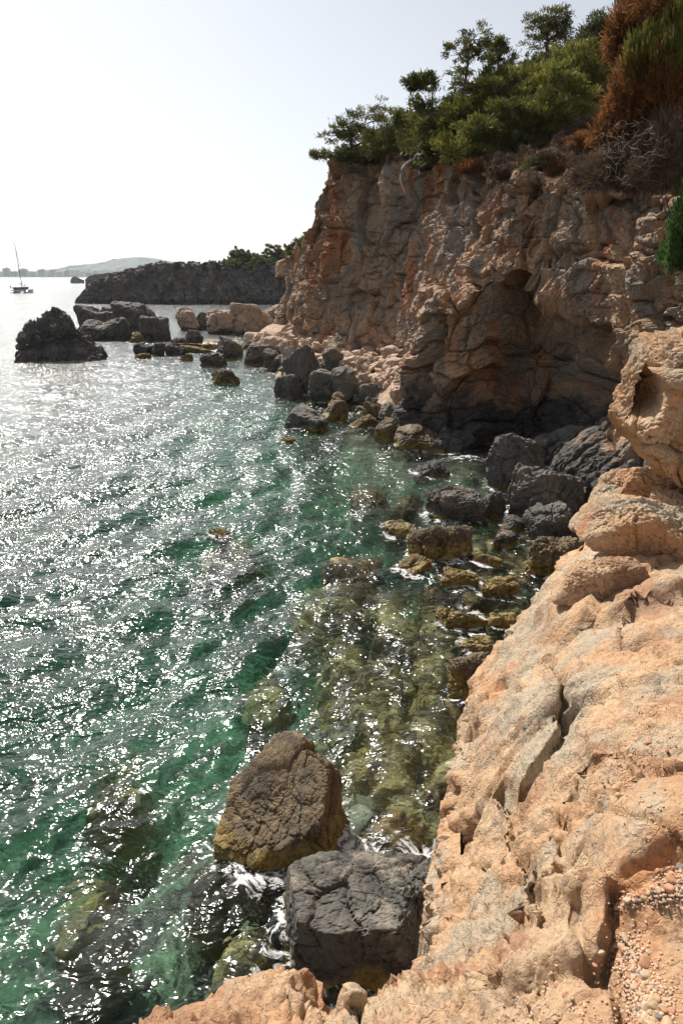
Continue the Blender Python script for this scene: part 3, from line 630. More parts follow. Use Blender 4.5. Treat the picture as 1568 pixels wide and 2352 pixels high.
# the two big rocks by the platform
boulder((490, 1700, 806, 2030), M_brown, 'big brown cross cracked boulder with golden weed on its seaward side', 'boulder', 'boulder', seed=71, level=7, zb=0.0, height=1.2, thick=.9, sink=.3, rough=.55, p=30,
        planes=[((-.42, -.42, 1), .40), ((.95, -.2, .12), .70), ((.1, 1, .1), .85), ((.15, -1, .15), .86), ((-1, .1, .15), .95), ((0, 0, -1), .8), ((-.7, -.75, .2), .98), ((.55, .3, .85), .86), ((.8, .7, .1), .92), ((-.6, .8, .3), .95)])
black_block = boulder((628, 1938, 1190, 2268), M_black, 'black flat topped rock block below the orange platform', 'boulder', 'boulder', seed=77, level=7, zb=0.0, height=.70, thick=.50, sink=.35, rough=.5, p=60,
        planes=[((-.02, .03, 1), .60), ((-1, -.10, .08), .80), ((.18, -1, .05), .70), ((-.62, -.8, .06), .93), ((.1, 1, .1), .72), ((1, 0, .1), .9), ((0, 0, -1), .8), ((-.8, .7, .2), 1.0)])
boulder((895, 2120, 1035, 2245), M_black, 'ragged black stone wedged between the black block and the platform', 'boulder', 'boulder', seed=79, level=6, zb=0.2, height=1.0, thick=.9, sink=.3, rough=1.2, foam=False)

# weathered blocks on the platform's far end
def ledge_block(box, dist, label, seed, thick, height, planes=None, rough=.7, level=6, p=14, name='rock_block', sink=.12):
    x0, y0, x1, y1 = box
    return boulder(box, M_plat, label, 'rock block', name, seed=seed, level=level, dist=dist, thick=thick, height=height, planes=planes, rough=rough, p=p, sink=sink, foam=False)
ob = ledge_block((1392, 786, 1790, 1190), 6.7, 'large pitted overhanging orange block with a hollow on the platform end', 501, .62, 1.9, level=7, sink=0,
            planes=[((-.06, -.12, 1), .97), ((-.98, -.1, .2), .93), ((-.72, -.04, -.69), .76), ((0, -.05, -1), 1.0), ((-.22, -1, .03), .66), ((0, 1, .1), 1), ((1, 0, 0), 1), ((-.6, -.35, .8), 1.08), ((-.75, -.7, .1), .98)], rough=.8, p=16)
co = np.zeros(len(ob.data.vertices) * 3, np.float32); ob.data.vertices.foreach_get('co', co); co = co.reshape(-1, 3); wc = co + np.array(ob.location)
hd = ray(1476, 905); tt = ((wc - np.array([0, 0, CAMZ])) @ hd) / (hd @ hd); off_ = wc - (np.array([0, 0, CAMZ]) + tt[:, None] * hd)
rad_ = np.sqrt((off_[:, 0] / .17) ** 2 + (off_[:, 2] / .24) ** 2); co += (np.exp(-rad_ ** 4) * (wc[:, 1] < ob.location[1]))[:, None] * np.array([.18, .42, -.02]); ob.data.vertices.foreach_set('co', co.astype(np.float32).ravel()); ob.data.update()
ledge_block((1492, 846, 1800, 934), 6.5, 'pale layered capping slab jutting out over the pitted block', 503, .45, .36, rough=.5, p=18, sink=0)
def pz(px, py):
    zz = 4.6
    for _ in range(10): q = U(px, py, zz); zz = .5 * zz + .5 * plat_z(q[0], q[1])
    return q[1]
ledge_block((1356, 1050, 1640, 1216), 7.3, 'rounded cream orange boulder tucked under the overhanging block', 505, .45, .62, rough=.8)
ledge_block((1480, 1135, 1680, 1222), 6.7, 'small broken orange stone under the overhang', 507, .7, .32, rough=1.0)
ledge_block((1316, 1185, 1680, 1330), pz(1400, 1320), 'broad flesh coloured bedded block below the rounded boulder', 509, .55, .55, rough=.7)
ledge_block((1256, 1296, 1492, 1392), pz(1374, 1385), 'pale wedge shaped slab lying along the platform edge', 511, .55, .26, rough=.6,
            planes=[((-.1, -.05, 1), .5), ((-1, .2, .5), .75), ((.2, -1, .35), .7), ((.2, 1, .2), .75), ((1, 0, .3), .85), ((0, 0, -1), .6), ((-.7, -.7, .5), .85)])

# ------------------------------------------------------------------ rubble: individual stones sharing meshes
rr = random.Random(5)
PAL = [fast_mesh('rubble_stone', *boulder_verts(600 + k, (1.15, 1, .85), 3, .9, 1.0), False) for k in range(10)]
for me in PAL: me.materials.append(M_pale)
GRY = [fast_mesh('shore_stone', *boulder_verts(640 + k, (1.1, 1, .8), 3, .6, 1.0), False) for k in range(8)]
for me in GRY: me.materials.append(M_grey)
BGX, BGY = np.linspace(-24, 14, 381), np.linspace(2, 90, 881)
BG = bed_z(*np.meshgrid(BGX, BGY, indexing='ij'))[0]
def bz1(x, y): return float(BG[int(np.clip(round((x + 24) * 10), 0, 380)), int(np.clip(round((y - 2) * 10), 0, 880))])
n_p = n_g = 0; tries = 0
def in_poly(px, py, poly):
    c = False; j = len(poly) - 1
    for i in range(len(poly)):
        if (poly[i][1] > py) != (poly[j][1] > py) and px < (poly[j][0] - poly[i][0]) * (py - poly[i][1]) / (poly[j][1] - poly[i][1]) + poly[i][0]: c = not c
        j = i
    return c
PALE_POLY = [(545, 760), (650, 752), (700, 768), (780, 785), (850, 800), (918, 820), (930, 920), (860, 885), (800, 850), (740, 820), (650, 800), (560, 800)]
GREY_POLY = [(500, 790), (640, 800), (740, 830), (800, 880), (860, 920), (935, 960), (935, 1010), (860, 985), (790, 960), (740, 900), (640, 860), (560, 830)]
def spot(px, py):
    z = 1.0
    for _ in range(10):
        q = U(px, py, z); z = .6 * z + .4 * bz1(q[0], q[1])
    return q[0], q[1], bz1(q[0], q[1])
while n_p < 240 and tries < 4000:
    tries += 1; px, py = rr.uniform(540, 935), rr.uniform(750, 925)
    if not in_poly(px, py, PALE_POLY): continue
    x, y, z = spot(px, py)
    if y > 80 or y < 33: continue
    s = min(1.5, max(.28, math.exp(rr.gauss(-.6, .45)))) * (1.25 if y > 55 else .85)
    o = put('rubble_stone', PAL[rr.randrange(10)], loc=(x, y, z + .18 * s)); o.scale = (s * rr.uniform(.8, 1.3), s, s * rr.uniform(.7, 1.1)); o.rotation_euler = (rr.uniform(-.4, .4), rr.uniform(-.4, .4), rr.uniform(0, 6.28))
    tag(o, 'pale pink broken stone in the scree at the cliff foot', 'stone', 'pale scree stones under the cliff'); n_p += 1
tries = 0
while n_g < 150 and tries < 4000:
    tries += 1; px, py = rr.uniform(490, 940), rr.uniform(780, 1015)
    if not in_poly(px, py, GREY_POLY): continue
    x, y, z = spot(px, py)
    if y > 80 or y < 27: continue
    z = max(z, -.15)
    s = min(1.5, max(.25, math.exp(rr.gauss(-.6, .45)))) * (1.15 if y > 50 else .8)
    o = put('shore_stone', GRY[rr.randrange(8)], loc=(x, y, z + .12 * s)); o.scale = (s * rr.uniform(.8, 1.3), s, s * rr.uniform(.7, 1.1)); o.rotation_euler = (rr.uniform(-.4, .4), rr.uniform(-.4, .4), rr.uniform(0, 6.28))
    tag(o, 'dark grey stone among the shore boulders under the cliff', 'stone', 'dark shore stones'); n_g += 1
# cobbles in the shallows by the platform
COB = [fast_mesh('shallows_cobble', *boulder_verts(680 + k, (1.1, 1, .75), 4, .2, .8, p=8), True) for k in range(8)]
for k, me in enumerate(COB): me.materials.append(M_sub if k % 3 else M_weed)
n_c = 0
COB_POLY = [(1010, 1230), (1180, 1225), (1310, 1250), (1250, 1320), (1190, 1400), (1150, 1490), (1100, 1600), (1050, 1720), (1040, 1860), (960, 1880), (850, 1840), (800, 1700), (850, 1560), (960, 1420), (1000, 1330)]
while n_c < 250:
    px, py = (rr.uniform(790, 1320), rr.uniform(1225, 1880)) if n_c < 130 else (rr.uniform(980, 1320), rr.uniform(1225, 1460))
    if not in_poly(px, py, COB_POLY): continue
    x, y, z = U(px, py, -.2); z = bz1(x, y); s = rr.uniform(.18, .55)
    z = min(max(z, -.75), -.12 - .1 * s) if px < 1000 or py > 1350 else min(max(z, -.3), -.02)
    kp = rr.randrange(8); o = put('shallows_cobble', COB[kp], loc=(x, y, z)); o.scale = (s * rr.uniform(.8, 1.3), s, s * rr.uniform(.7, 1.0)); o.rotation_euler = (rr.uniform(-.3, .3), rr.uniform(-.3, .3), rr.uniform(0, 6.28))
    tag(o, ('round pale yellow cobble' if kp % 3 else 'round golden brown weedy cobble') + ' in the clear shallows below the platform', 'cobble', 'cobbles in the clear shallows'); n_c += 1

# pebbles on the platform: larger ones singly, the fine gravel as one mass
PEBM = [plain('pebble_' + k, c, .8, 0, .25, 30) for k, c in (('cream', (.44, .32, .21)), ('orange', (.42, .21, .115)), ('grey', (.19, .155, .125)), ('ochre', (.42, .28, .16)))]
PEB = []
for k in range(12):
    me = fast_mesh('pebble', *boulder_verts(720 + k, (1.25, 1, .7), 3, .2, .6, p=7), True); me.materials.append(PEBM[(0, 1, 3, 0, 1, 3, 0, 1, 2, 0, 3, 1)[k]]); PEB.append(me)
def plat_spot(px, py):
    z = 5.1
    for _ in range(8):
        q = U(px, py, z); z = .5 * z + .5 * plat_z(q[0], q[1])
    return q[0], q[1], plat_z(q[0], q[1])
def gline(a, b, w):
    t = rr.random(); return a[0] + (b[0] - a[0]) * t + rr.gauss(0, w), a[1] + (b[1] - a[1]) * t + rr.gauss(0, w)
npb = 0
lanes = [((1432, 2165), (1505, 2330), 20, 90), ((1450, 2300), (1520, 2350), 25, 60), ((1410, 2082), (1510, 2056), 7, 40), ((1520, 2040), (1566, 2030), 16, 40), ((1440, 1800), (1566, 1720), 45, 40), ((1230, 2290), (1330, 2340), 40, 22)]
small_V, small_F, nv = [], [], 0
for a, b_, w, cnt in lanes:
    for i in range(cnt):
        px, py = gline(a, b_, w)
        if px > 1600: continue
        x, y, z = plat_spot(px, py); s = min(.034, max(.008, math.exp(rr.gauss(-4.6, .38))))
        kp = rr.randrange(12); o = put('pebble', PEB[kp], loc=(x, y, z + .2 * s)); o.scale = (s, s, s); o.rotation_euler = (rr.uniform(-.3, .3), rr.uniform(-.3, .3), rr.uniform(0, 6.28))
        tag(o, 'small ' + PEBM[(0, 1, 3, 0, 1, 3, 0, 1, 2, 0, 3, 1)[kp]].name.split('_')[1] + ' pebble lying on the orange rock platform', 'pebble', 'pebbles on the rock platform'); npb += 1
    Vb, Fb = boulder_verts(777, (1.2, 1, .7), 1, .2, .6, p=7)
    for i in range(cnt * 8):
        px, py = gline(a, b_, w * 1.5); x, y, z = plat_spot(px, py); s = rr.uniform(.003, .009); q = rr.uniform(0, 6.28)
        Rm = np.array([[math.cos(q), -math.sin(q), 0], [math.sin(q), math.cos(q), 0], [0, 0, 1]])
        small_V.append((Vb @ Rm.T) * s + np.array([x, y, z + .25 * s])); small_F.append(Fb + nv); nv += len(Vb)
gm = rock_mat('fine_gravel', [(.45, .25, .15), (.56, .38, .25), (.6, .48, .36)], 40, (.3, .28, .25), .2, None, algae=None, fine=10, bump=.001, pits=False)
tag(put('gravel', fast_mesh('gravel', np.concatenate(small_V), np.concatenate(small_F), True), gm), 'fine orange gravel scattered on the rock platform', 'gravel', kind='stuff')
# pointed tooth on the platform rim
x, y, z = plat_spot(806, 2300)
V, Fc = boulder_verts(91, (.12, .14, .26), 5, .5, .7); V[:, :2] *= (1 - .35 * (V[:, 2:3] / .13))
tag(put('rock_tooth', fast_mesh('rock_tooth', V, Fc, True), M_plat, loc=(x, y, z + .02)), 'pale pointed rock tooth on the platform rim above the black block', 'rock')

# ------------------------------------------------------------------ sea surface
th = np.radians(np.linspace(-64, 46, 430)); r = np.concatenate([2.5 * (75 / 2.5) ** np.linspace(0, 1, 430), 75 * (6000 / 75) ** np.linspace(0, 1, 61)[1:]])
R, T = np.meshgrid(r, th, indexing='ij'); X, Y = R * np.sin(T), R * np.cos(T)
zs = wave(X, Y)
foam = np.zeros_like(X)
for (x, y, q) in ROCKS:
    d = np.hypot(X - x, Y - y) - q * .95; foam = np.maximum(foam, np.exp(-np.clip(d, 0, None) / (.18 + .12 * q)))
cp = D(1080, 1045, 27.3); foam = np.maximum(foam, .95 * np.exp(-(((X - 5.2) / 2.2) ** 2 + ((Y - 26.7) / .8) ** 2)))
me = fast_mesh('sea', np.stack([X, Y, zs], -1).reshape(-1, 3), grid_faces(*X.shape), True)
at = me.attributes.new('foam', 'FLOAT', 'POINT'); at.data.foreach_set('value', foam.ravel().astype(np.float32))
m, n_, l_, bs = new_mat('sea_water'); b = NB(m.node_tree); p = b.pos(); n_.remove(bs)
pw = b.mix(.25, p, b.noise(b.scale(p, (1, 1, 0)), .9, 2, .5, 0, 'Color'), 'ADD')
h = b.math('ADD', b.math('MULTIPLY', b.noise(b.scale(pw, (1, 1.35, 0)), 1.5, 3, .5, .4), 1.0), b.math('MULTIPLY', b.noise(b.scale(pw, (1, 1.5, 0)), 4.6, 2, .5, .3), .38))
h = b.math('MULTIPLY', h, b.ramp(b.noise(b.scale(p, (1, 1, 0)), .12, 3, .5, .5), [(.3, .7), (.7, 1.25)]))
nrm = b.bump(h, 1.0, .175)
fr = n_.new('ShaderNodeFresnel'); fr.inputs['IOR'].default_value = 1.333; l_.new(nrm, fr.inputs['Normal'])
gl = n_.new('ShaderNodeBsdfGlossy'); gl.inputs['Roughness'].default_value = .17; gl.inputs['Color'].default_value = (1, 1, 1, 1); l_.new(nrm, gl.inputs['Normal'])
rf = n_.new('ShaderNodeBsdfRefraction'); rf.inputs['IOR'].default_value = 1.333; rf.inputs['Roughness'].default_value = 0.0; l_.new(nrm, rf.inputs['Normal'])
tr = n_.new('ShaderNodeBsdfTransparent')
mx1 = n_.new('ShaderNodeMixShader'); mx1.inputs[0].default_value = .56; l_.new(rf.outputs[0], mx1.inputs[1]); l_.new(tr.outputs[0], mx1.inputs[2])
mx2 = n_.new('ShaderNodeMixShader'); l_.new(fr.outputs[0], mx2.inputs[0]); l_.new(mx1.outputs[0], mx2.inputs[1]); l_.new(gl.outputs[0], mx2.inputs[2])
fa = n_.new('ShaderNodeAttribute'); fa.attribute_name = 'foam'
fn = b.noise(b.scale(p, (1, 1, 0)), 3.2, 6, .7, 1.2)
fk = b.smooth(b.math('ADD', fn, b.math('MULTIPLY', fa.outputs['Fac'], .235)), .70, .80)
fd = n_.new('ShaderNodeBsdfDiffuse'); fd.inputs['Color'].default_value = (.75, .76, .75, 1)
mx3 = n_.new('ShaderNodeMixShader'); l_.new(b.math('MULTIPLY', fk, .8), mx3.inputs[0]); l_.new(mx2.outputs[0], mx3.inputs[1]); l_.new(fd.outputs[0], mx3.inputs[2])
l_.new(mx3.outputs[0], n_['Material Output'].inputs['Surface'])
va = n_.new('ShaderNodeVolumeAbsorption'); va.inputs['Color'].default_value = (.34, .84, .66, 1); va.inputs['Density'].default_value = .17
l_.new(va.outputs[0], n_['Material Output'].inputs['Volume'])
sea = put('sea', me, m); tag(sea, kind='structure')

# ------------------------------------------------------------------ headland, islet, far coast
def ridge(name, skyline, dist, depth, mat, base_drop=2.0, nu=160, nv=34, seed=1, amp=1.0, blk=.25, kind='structure', label=None, cat=None, face=.25, z0=-1.5):
    """rock mass whose crest follows the (px, py) skyline at a real distance; steep seaward face, flat top running back"""
    sx = np.linspace(skyline[0][0], skyline[-1][0], nu); sy = np.interp(sx, [q[0] for q in skyline], [q[1] for q in skyline])
    C = np.array([D(a, b_, dist) for a, b_ in zip(sx, sy)]); H = np.maximum(C[:, 2], .2)
    v = np.linspace(0, 1, nv)[None, :]
    prof = np.where(v < .62, sstep(0, 1, v / .62) * .0 + (v / .62), 1.0); dy = np.where(v < .62, (v / .62) * face * H[:, None], face * H[:, None] + (v - .62) / .38 * depth)
    z = z0 + (H[:, None] - z0) * np.clip(v / .62, 0, 1) ** .85 - np.clip((v - .62) / .38, 0, 1) ** 2 * H[:, None] * .25
    P = np.stack([C[:, :1] + 0 * v, C[:, 1:2] - face * H[:, None] + dy, z], -1)
    N = grid_normals(P); N *= np.where((N[..., 1:2] > 0) & (N[..., 2:3] < .2), -1, 1)
    a, ca, _ = worley(P * np.array([blk, blk, blk * .55]), seed, .9); c2, cb, _ = worley(P * np.array([blk, blk, blk * 1.3]) * 3, seed + 3, .9)
    d = amp * (1.6 * a + .55 * c2 - .25 * np.exp(-(cb / .07) ** 2) + 1.0 * fbm(P * blk * 1.2, 5, seed, .6)) * np.clip(H / 6, .12, 1)[:, None]
    P = P + np.array([0, -1, .25]) * d[..., None]
    o = put(name, fast_mesh(name, P.reshape(-1, 3), grid_faces(nu, nv)), mat)
    return tag(o, label, cat, None, kind)
HSKY = [(172, 692), (178, 684), (192, 668), (210, 650), (232, 638), (262, 627), (290, 618), (320, 610), (345, 608), (380, 606), (430, 605), (480, 604), (520, 607), (570, 610), (620, 606), (700, 600), (760, 596)]
ridge('headland', HSKY, 190, 40, M_head, seed=5, nu=420, nv=90, blk=.3, amp=.9, face=.35)
ridge('point', [(196, 640), (205, 633), (225, 629), (245, 626), (280, 622), (340, 618)], 420, 40, M_head, seed=8, nu=80, nv=24, blk=.12, amp=.8)
ridge('islet', [(162, 643), (166, 637), (171, 634.5), (178, 637), (186, 641), (194, 643.5)], 700, 6, M_head, seed=9, nu=40, nv=20, blk=.12, amp=.5)
ridge('far_coast', [(-500, 624), (-200, 622), (-60, 623), (0, 623), (60, 623), (110, 624), (170, 622), (260, 620), (400, 620), (620, 620)], 3000, 500, M_hill, seed=12, nu=220, nv=20, blk=.01, amp=3, face=2)
ridge('far_hill', [(60, 626), (100, 621), (135, 617), (165, 610), (200, 607), (235, 602), (262, 595), (285, 591.5), (310, 590), (335, 591), (360, 596), (385, 600), (440, 606), (560, 612), (760, 616)], 4300, 900, M_hill, seed=14, nu=300, nv=24, blk=.012, amp=5, face=3)
BW = [plain('far_building_wall_' + k, c, .8, 0, .1, .05) for k, c in (('white', (.7, .68, .65)), ('grey', (.35, .34, .34)), ('sand', (.55, .48, .42)))]
M_pane = plain('far_window_band', (.08, .09, .11), .3, 0, .2, .1)
builds = [((10.5, 617.5, 25, 634), 1, 'tall grey tower block on the far shore behind the sailing boat'), ((46, 619.5, 65, 634), 1, 'wide grey hotel block on the far shore right of the boat mast'), ((90, 620, 107, 634), 0, 'pale cube shaped hotel on the far shore beneath the cranes'), ((116, 621, 128, 634), 2, 'pinkish apartment block at the foot of the far hill'),
          ((150, 622, 162, 634), 2, 'sand coloured apartment block beside the tall white one'), ((163, 621, 173, 634.5), 0, 'tall white apartment block behind the islet'), ((173.5, 623, 181, 634), 2, 'narrow sand coloured block between two white blocks'), ((181.5, 626, 192, 635), 0, 'low white block at the far waterfront'),
          ((199, 627, 213, 635), 0, 'long low white building by the far point'), ((204, 620, 209.5, 627), 0, 'small white villa up on the far hillside'), ((134, 625, 146, 634), 0, 'small pale building below the far wooded slope'), ((68, 626, 84, 634), 2, 'low sand coloured building between two hotels'), ((28, 625, 42, 634), 0, 'low pale waterfront building behind the mast'), ((214, 624, 224, 633), 2, 'sand coloured house block above the far point')]
def box_mesh(name, sx, sy, sz):
    V = [(x * sx / 2, y * sy / 2, z * sz) for z in (0, 1) for y in (-1, 1) for x in (-1, 1)]
    return fast_mesh(name, V, [(0, 2, 3, 1), (4, 5, 7, 6), (0, 1, 5, 4), (2, 6, 7, 3), (0, 4, 6, 2), (1, 3, 7, 5)])
for k, ((x0, y0, x1, y1), mi, lb) in enumerate(builds):
    d = 2700 + (k % 4) * 30; c = D((x0 + x1) / 2, y1, d); s = zc(c) / FPX; w = (x1 - x0) * s; hh = (y1 - y0) * s; z0 = max(c[2], .5); 
    e = empty('far_building', (c[0], d, z0)); tag(e, lb, 'building')
    put('wall', box_mesh('wall', w, 16, hh), BW[mi], e); ro = put('roof', box_mesh('roof', w * .4, 8, 3), BW[mi], e, (w * .1, 0, hh + .05))
    nb = max(2, int(hh / 4))
    wm = box_mesh('window_band', w * .9, .3, hh / nb * .4)
    for j in range(nb): put('window_band', wm, M_pane, e, (0, -8.05, hh * (j + .3) / nb))

# ------------------------------------------------------------------ catamaran
def tube(pts, rad, sides=7):
    """tapered tube through points; returns V, F"""
    pts = np.asarray(pts, float); rad = np.broadcast_to(np.asarray(rad, float), (len(pts),)); V = []
    for i, p_ in enumerate(pts):
        t = pts[min(i + 1, len(pts) - 1)] - pts[max(i - 1, 0)]; t = t / (np.linalg.norm(t) + 1e-9)
        a = np.cross(t, (0, 0, 1) if abs(t[2]) < .9 else (1, 0, 0)); a /= np.linalg.norm(a); b2 = np.cross(t, a)
        for k in range(sides): q = 2 * math.pi * k / sides; V.append(p_ + rad[i] * (math.cos(q) * a + math.sin(q) * b2))
    F = [(i * sides + k, i * sides + (k + 1) % sides, (i + 1) * sides + (k + 1) % sides, (i + 1) * sides + k) for i in range(len(pts) - 1) for k in range(sides)]
    return np.array(V), np.array(F)
def tubes_mesh(name, lst, smooth=True):
    Vs, Fs, n = [], [], 0
    for pts, rad, sd_ in lst:
        V, F = tube(pts, rad, sd_); Vs.append(V); Fs.append(F + n); n += len(V)
    return fast_mesh(name, np.concatenate(Vs), np.concatenate(Fs), smooth)
M_gel = plain('boat_white_gelcoat', (.62, .63, .64), .3, 0, .05, 1); M_bwin = plain('boat_dark_glass', (.03, .035, .04), .1, 0, .1, 1); M_mast = plain('boat_mast_grey', (.16, .16, .17), .5, .4, .1, 1); M_can = plain('boat_dark_canvas', (.07, .075, .09), .8, 0, .2, 1)
cp = U(43.5, 673.5, 0); cat = empty('catamaran', (cp[0], cp[1], 0), math.radians(-10)); cat.rotation_euler = (0, math.radians(-1.5), math.radians(8))
tag(cat, 'white catamaran sailing boat with bare mast anchored out on the bay', 'boat')
def hull_mesh():
    V = []; ys = np.linspace(0, 12, 13)
    for y in ys:
        f = y / 12; wd = .85 * (1 - max(0, f - .45) ** 2 * 2.9); dr = -.35 + .1 * f; top = 1.15 + .45 * f if y > 1.2 else .55 + .5 * y
        V += [(-wd * .75, y, dr), (-wd, y, .6), (-wd, y, top), (wd, y, top), (wd, y, .6), (wd * .75, y, dr)]
    F = [(i * 6 + k, i * 6 + (k + 1) % 6, (i + 1) * 6 + (k + 1) % 6, (i + 1) * 6 + k) for i in range(12) for k in range(6)]
    F += [(0, 1, 2, 3), (0, 3, 4, 5), (72, 75, 74, 73), (72, 77, 76, 75)]
    return fast_mesh('hull', V, F)
hm = hull_mesh()
for s_ in (-1, 1):
    hu = put('hull', hm, M_gel, cat, (s_ * 2.65, 0, 0)); put('window', box_mesh('window', .04, 3, .3), M_bwin, hu, (s_ * .88, 4, .8)); put('transom_window', box_mesh('transom_window', 1.0, .06, .22), M_bwin, hu, (0, 1.1, .72))
put('bridge_deck', box_mesh('bridge_deck', 4.2, 8.5, .55), M_gel, cat, (0, 1.4, .75)); put('transom_beam', box_mesh('transom_beam', 4.3, .35, .7), M_can, cat, (0, 1.1, .62))
cabm = box_mesh('cabin', 4.9, 4.6, 1.0); cb = put('cabin', cabm, M_bwin, cat, (0, 4.4, 1.3))
for k in range(4): put('mullion', box_mesh('mullion', .14, .1, 1.0), M_gel, cb, (-2.1 + k * 1.4, -2.36, 0))
put('cabin_roof', box_mesh('cabin_roof', 5.2, 6.2, .16), M_gel, cat, (0, 3.9, 2.32))
for x in (-2.3, 2.3): put('roof_post', tubes_mesh('roof_post', [([(x, 1.3, 1.3), (x, 1.2, 2.32)], .05, 6)]), M_mast, cat)
bi = put('helm_bimini', box_mesh('helm_bimini', 1.9, 1.8, .12), M_can, cat, (1.3, 4.0, 3.2))
for x in (-.85, .85): put('bimini_post', tubes_mesh('bimini_post', [([(x, -.7, -.75), (x, -.7, 0)], .04, 5)]), M_mast, bi)
put('mast', tubes_mesh('mast', [([(0, 6.5, 2.4), (0, 6.4, 12), (0, 6.2, 20.2)], [.17, .15, .1], 8)]), M_mast, cat)
put('boom', tubes_mesh('boom', [([(0, 6.3, 3.6), (.1, 1.5, 3.9)], .12, 6)]), M_mast, cat)
for nm_, a_, b2 in (('shroud', (-3, 6, 1.5), (0, 6.3, 17)), ('shroud', (3, 6, 1.5), (0, 6.3, 17)), ('forestay', (0, 11.8, 1.4), (0, 6.3, 18.5))):
    put(nm_, tubes_mesh(nm_, [([a_, b2], .035, 4)]), M_mast, cat)
put('spreader', tubes_mesh('spreader', [([(-1.1, 6.4, 11), (0, 6.4, 11.2), (1.1, 6.4, 11)], .05, 5)]), M_mast, cat)
fl = put('flag_staff', tubes_mesh('flag_staff', [([(-3.0, .6, 1.2), (-3.05, .2, 3.2)], .03, 5)]), M_mast, cat)
put('flag', fast_mesh('flag', [(-3.05, .2, 3.1), (-2.7, .3, 2.9), (-2.75, .35, 1.9), (-3.02, .3, 2.0), (-3.05, .23, 3.1), (-2.7, .33, 2.9), (-2.75, .38, 1.9), (-3.02, .33, 2.0)], [(0, 1, 2, 3), (4, 7, 6, 5)]), M_can, fl)

# ------------------------------------------------------------------ plants
def leaf_mesh(name, C, rs, ln, wd, up=.2, tone=None, dirs=None):
    """C (n,3) leaf roots; one narrow blade per point"""
    n = len(C); d = rs.normal(0, 1, (n, 3)) if dirs is None else dirs + rs.normal(0, .45, (n, 3)); d[:, 2] += up; d /= np.linalg.norm(d, axis=1, keepdims=True)
    s = np.cross(d, rs.normal(0, 1, (n, 3))); s /= np.linalg.norm(s, axis=1, keepdims=True) + 1e-9
    L = ln * rs.uniform(.6, 1.35, (n, 1)); Wd = wd * rs.uniform(.7, 1.3, (n, 1))
    V = np.stack([C - s * Wd * .35, C + s * Wd * .35, C + d * L + s * Wd * .5, C + d * L - s * Wd * .5], 1).reshape(-1, 3)
    me = fast_mesh(name, V, np.arange(4 * n).reshape(n, 4))
    if tone is None: tone = rs.uniform(0, 1, n)
    at = me.attributes.new('tone', 'FLOAT', 'FACE'); at.data.foreach_set('value', tone.astype(np.float32))
    return me
def bush_mesh(seed, dims, n, ln, wd, up=.35, clump=26, lobes=7):
    rs = np.random.RandomState(seed); dims = np.array(dims)
    lc = rs.normal(0, 1, (lobes, 3)); lc /= np.linalg.norm(lc, axis=1, keepdims=True); lc *= rs.uniform(.25, .62, (lobes, 1)); lc[:, 2] = np.abs(lc[:, 2]) * .9; lr = rs.uniform(.34, .55, lobes)
    k = max(8, n // clump); which = rs.randint(0, lobes, k); u = rs.normal(0, 1, (k, 3)); u /= np.linalg.norm(u, axis=1, keepdims=True)
    cc = lc[which] + u * (lr[which] * rs.uniform(.55, 1.0, k) ** .6)[:, None]; cc[:, 2] = np.where(cc[:, 2] < .02, rs.uniform(0, .25, k), cc[:, 2])
    idx = rs.randint(0, k, n); C = cc[idx] + rs.normal(0, .055, (n, 3)); tn = np.clip(rs.uniform(0, 1, k)[idx] + rs.normal(0, .12, n), 0, 1)
    out = u[idx] * dims; out /= np.linalg.norm(out, axis=1, keepdims=True)
    return leaf_mesh('foliage', C * dims, rs, ln, wd, up, tn, out)
def stems_mesh(seed, dims, n=9, r0=.035):
    rs = np.random.RandomState(seed); L = []
    for k in range(n):
        a = rs.uniform(0, 6.28); q = rs.uniform(.2, .75); e = np.array([math.cos(a) * q * dims[0], math.sin(a) * q * dims[1], rs.uniform(.45, .85) * dims[2]])
        mid = e * np.array([.45, .45, .5]) + rs.normal(0, .05, 3) * np.array(dims); L.append(([(0, 0, -.15), mid, e], [r0, r0 * .6, r0 * .2], 5))
    return tubes_mesh('stems', L)
def hill_hit(px, py, d0=14, d1=95):
    ds = np.arange(d0, d1, .25); r_ = ray(px, py); Q = np.array([0, 0, CAMZ]) + r_ * (ds / r_[1])[:, None]
    z, i = hill_z(Q[:, 0], Q[:, 1]); ok = np.nonzero((i > -.3) & (Q[:, 2] < z))[0]
    return np.array([Q[ok[0], 0], Q[ok[0], 1], z[ok[0]]]) if len(ok) else None
BUSHV = {}
def bush(loc, dims, mat, label, group=None, seed=0, n=2200, ln=.16, wd=.05, name='bush', rz=0, cat='bush', up=.35, stems=True):
    key = (mat.name, seed % 4, n, round(ln / max(dims), 2)); e = empty(name, loc, rz); tag(e, label, cat, group)
    if key not in BUSHV: BUSHV[key] = (bush_mesh(seed + 50, (1, 1, 1), n, ln / np.mean(dims), wd / np.mean(dims), up), stems_mesh(seed, (1, 1, 1), 9, .03))
    fm, sm = BUSHV[key]
    f = put('foliage', fm, mat, e); f.scale = dims
    if stems: s_ = put('stems', sm, M_bark, e); s_.scale = dims
    return e
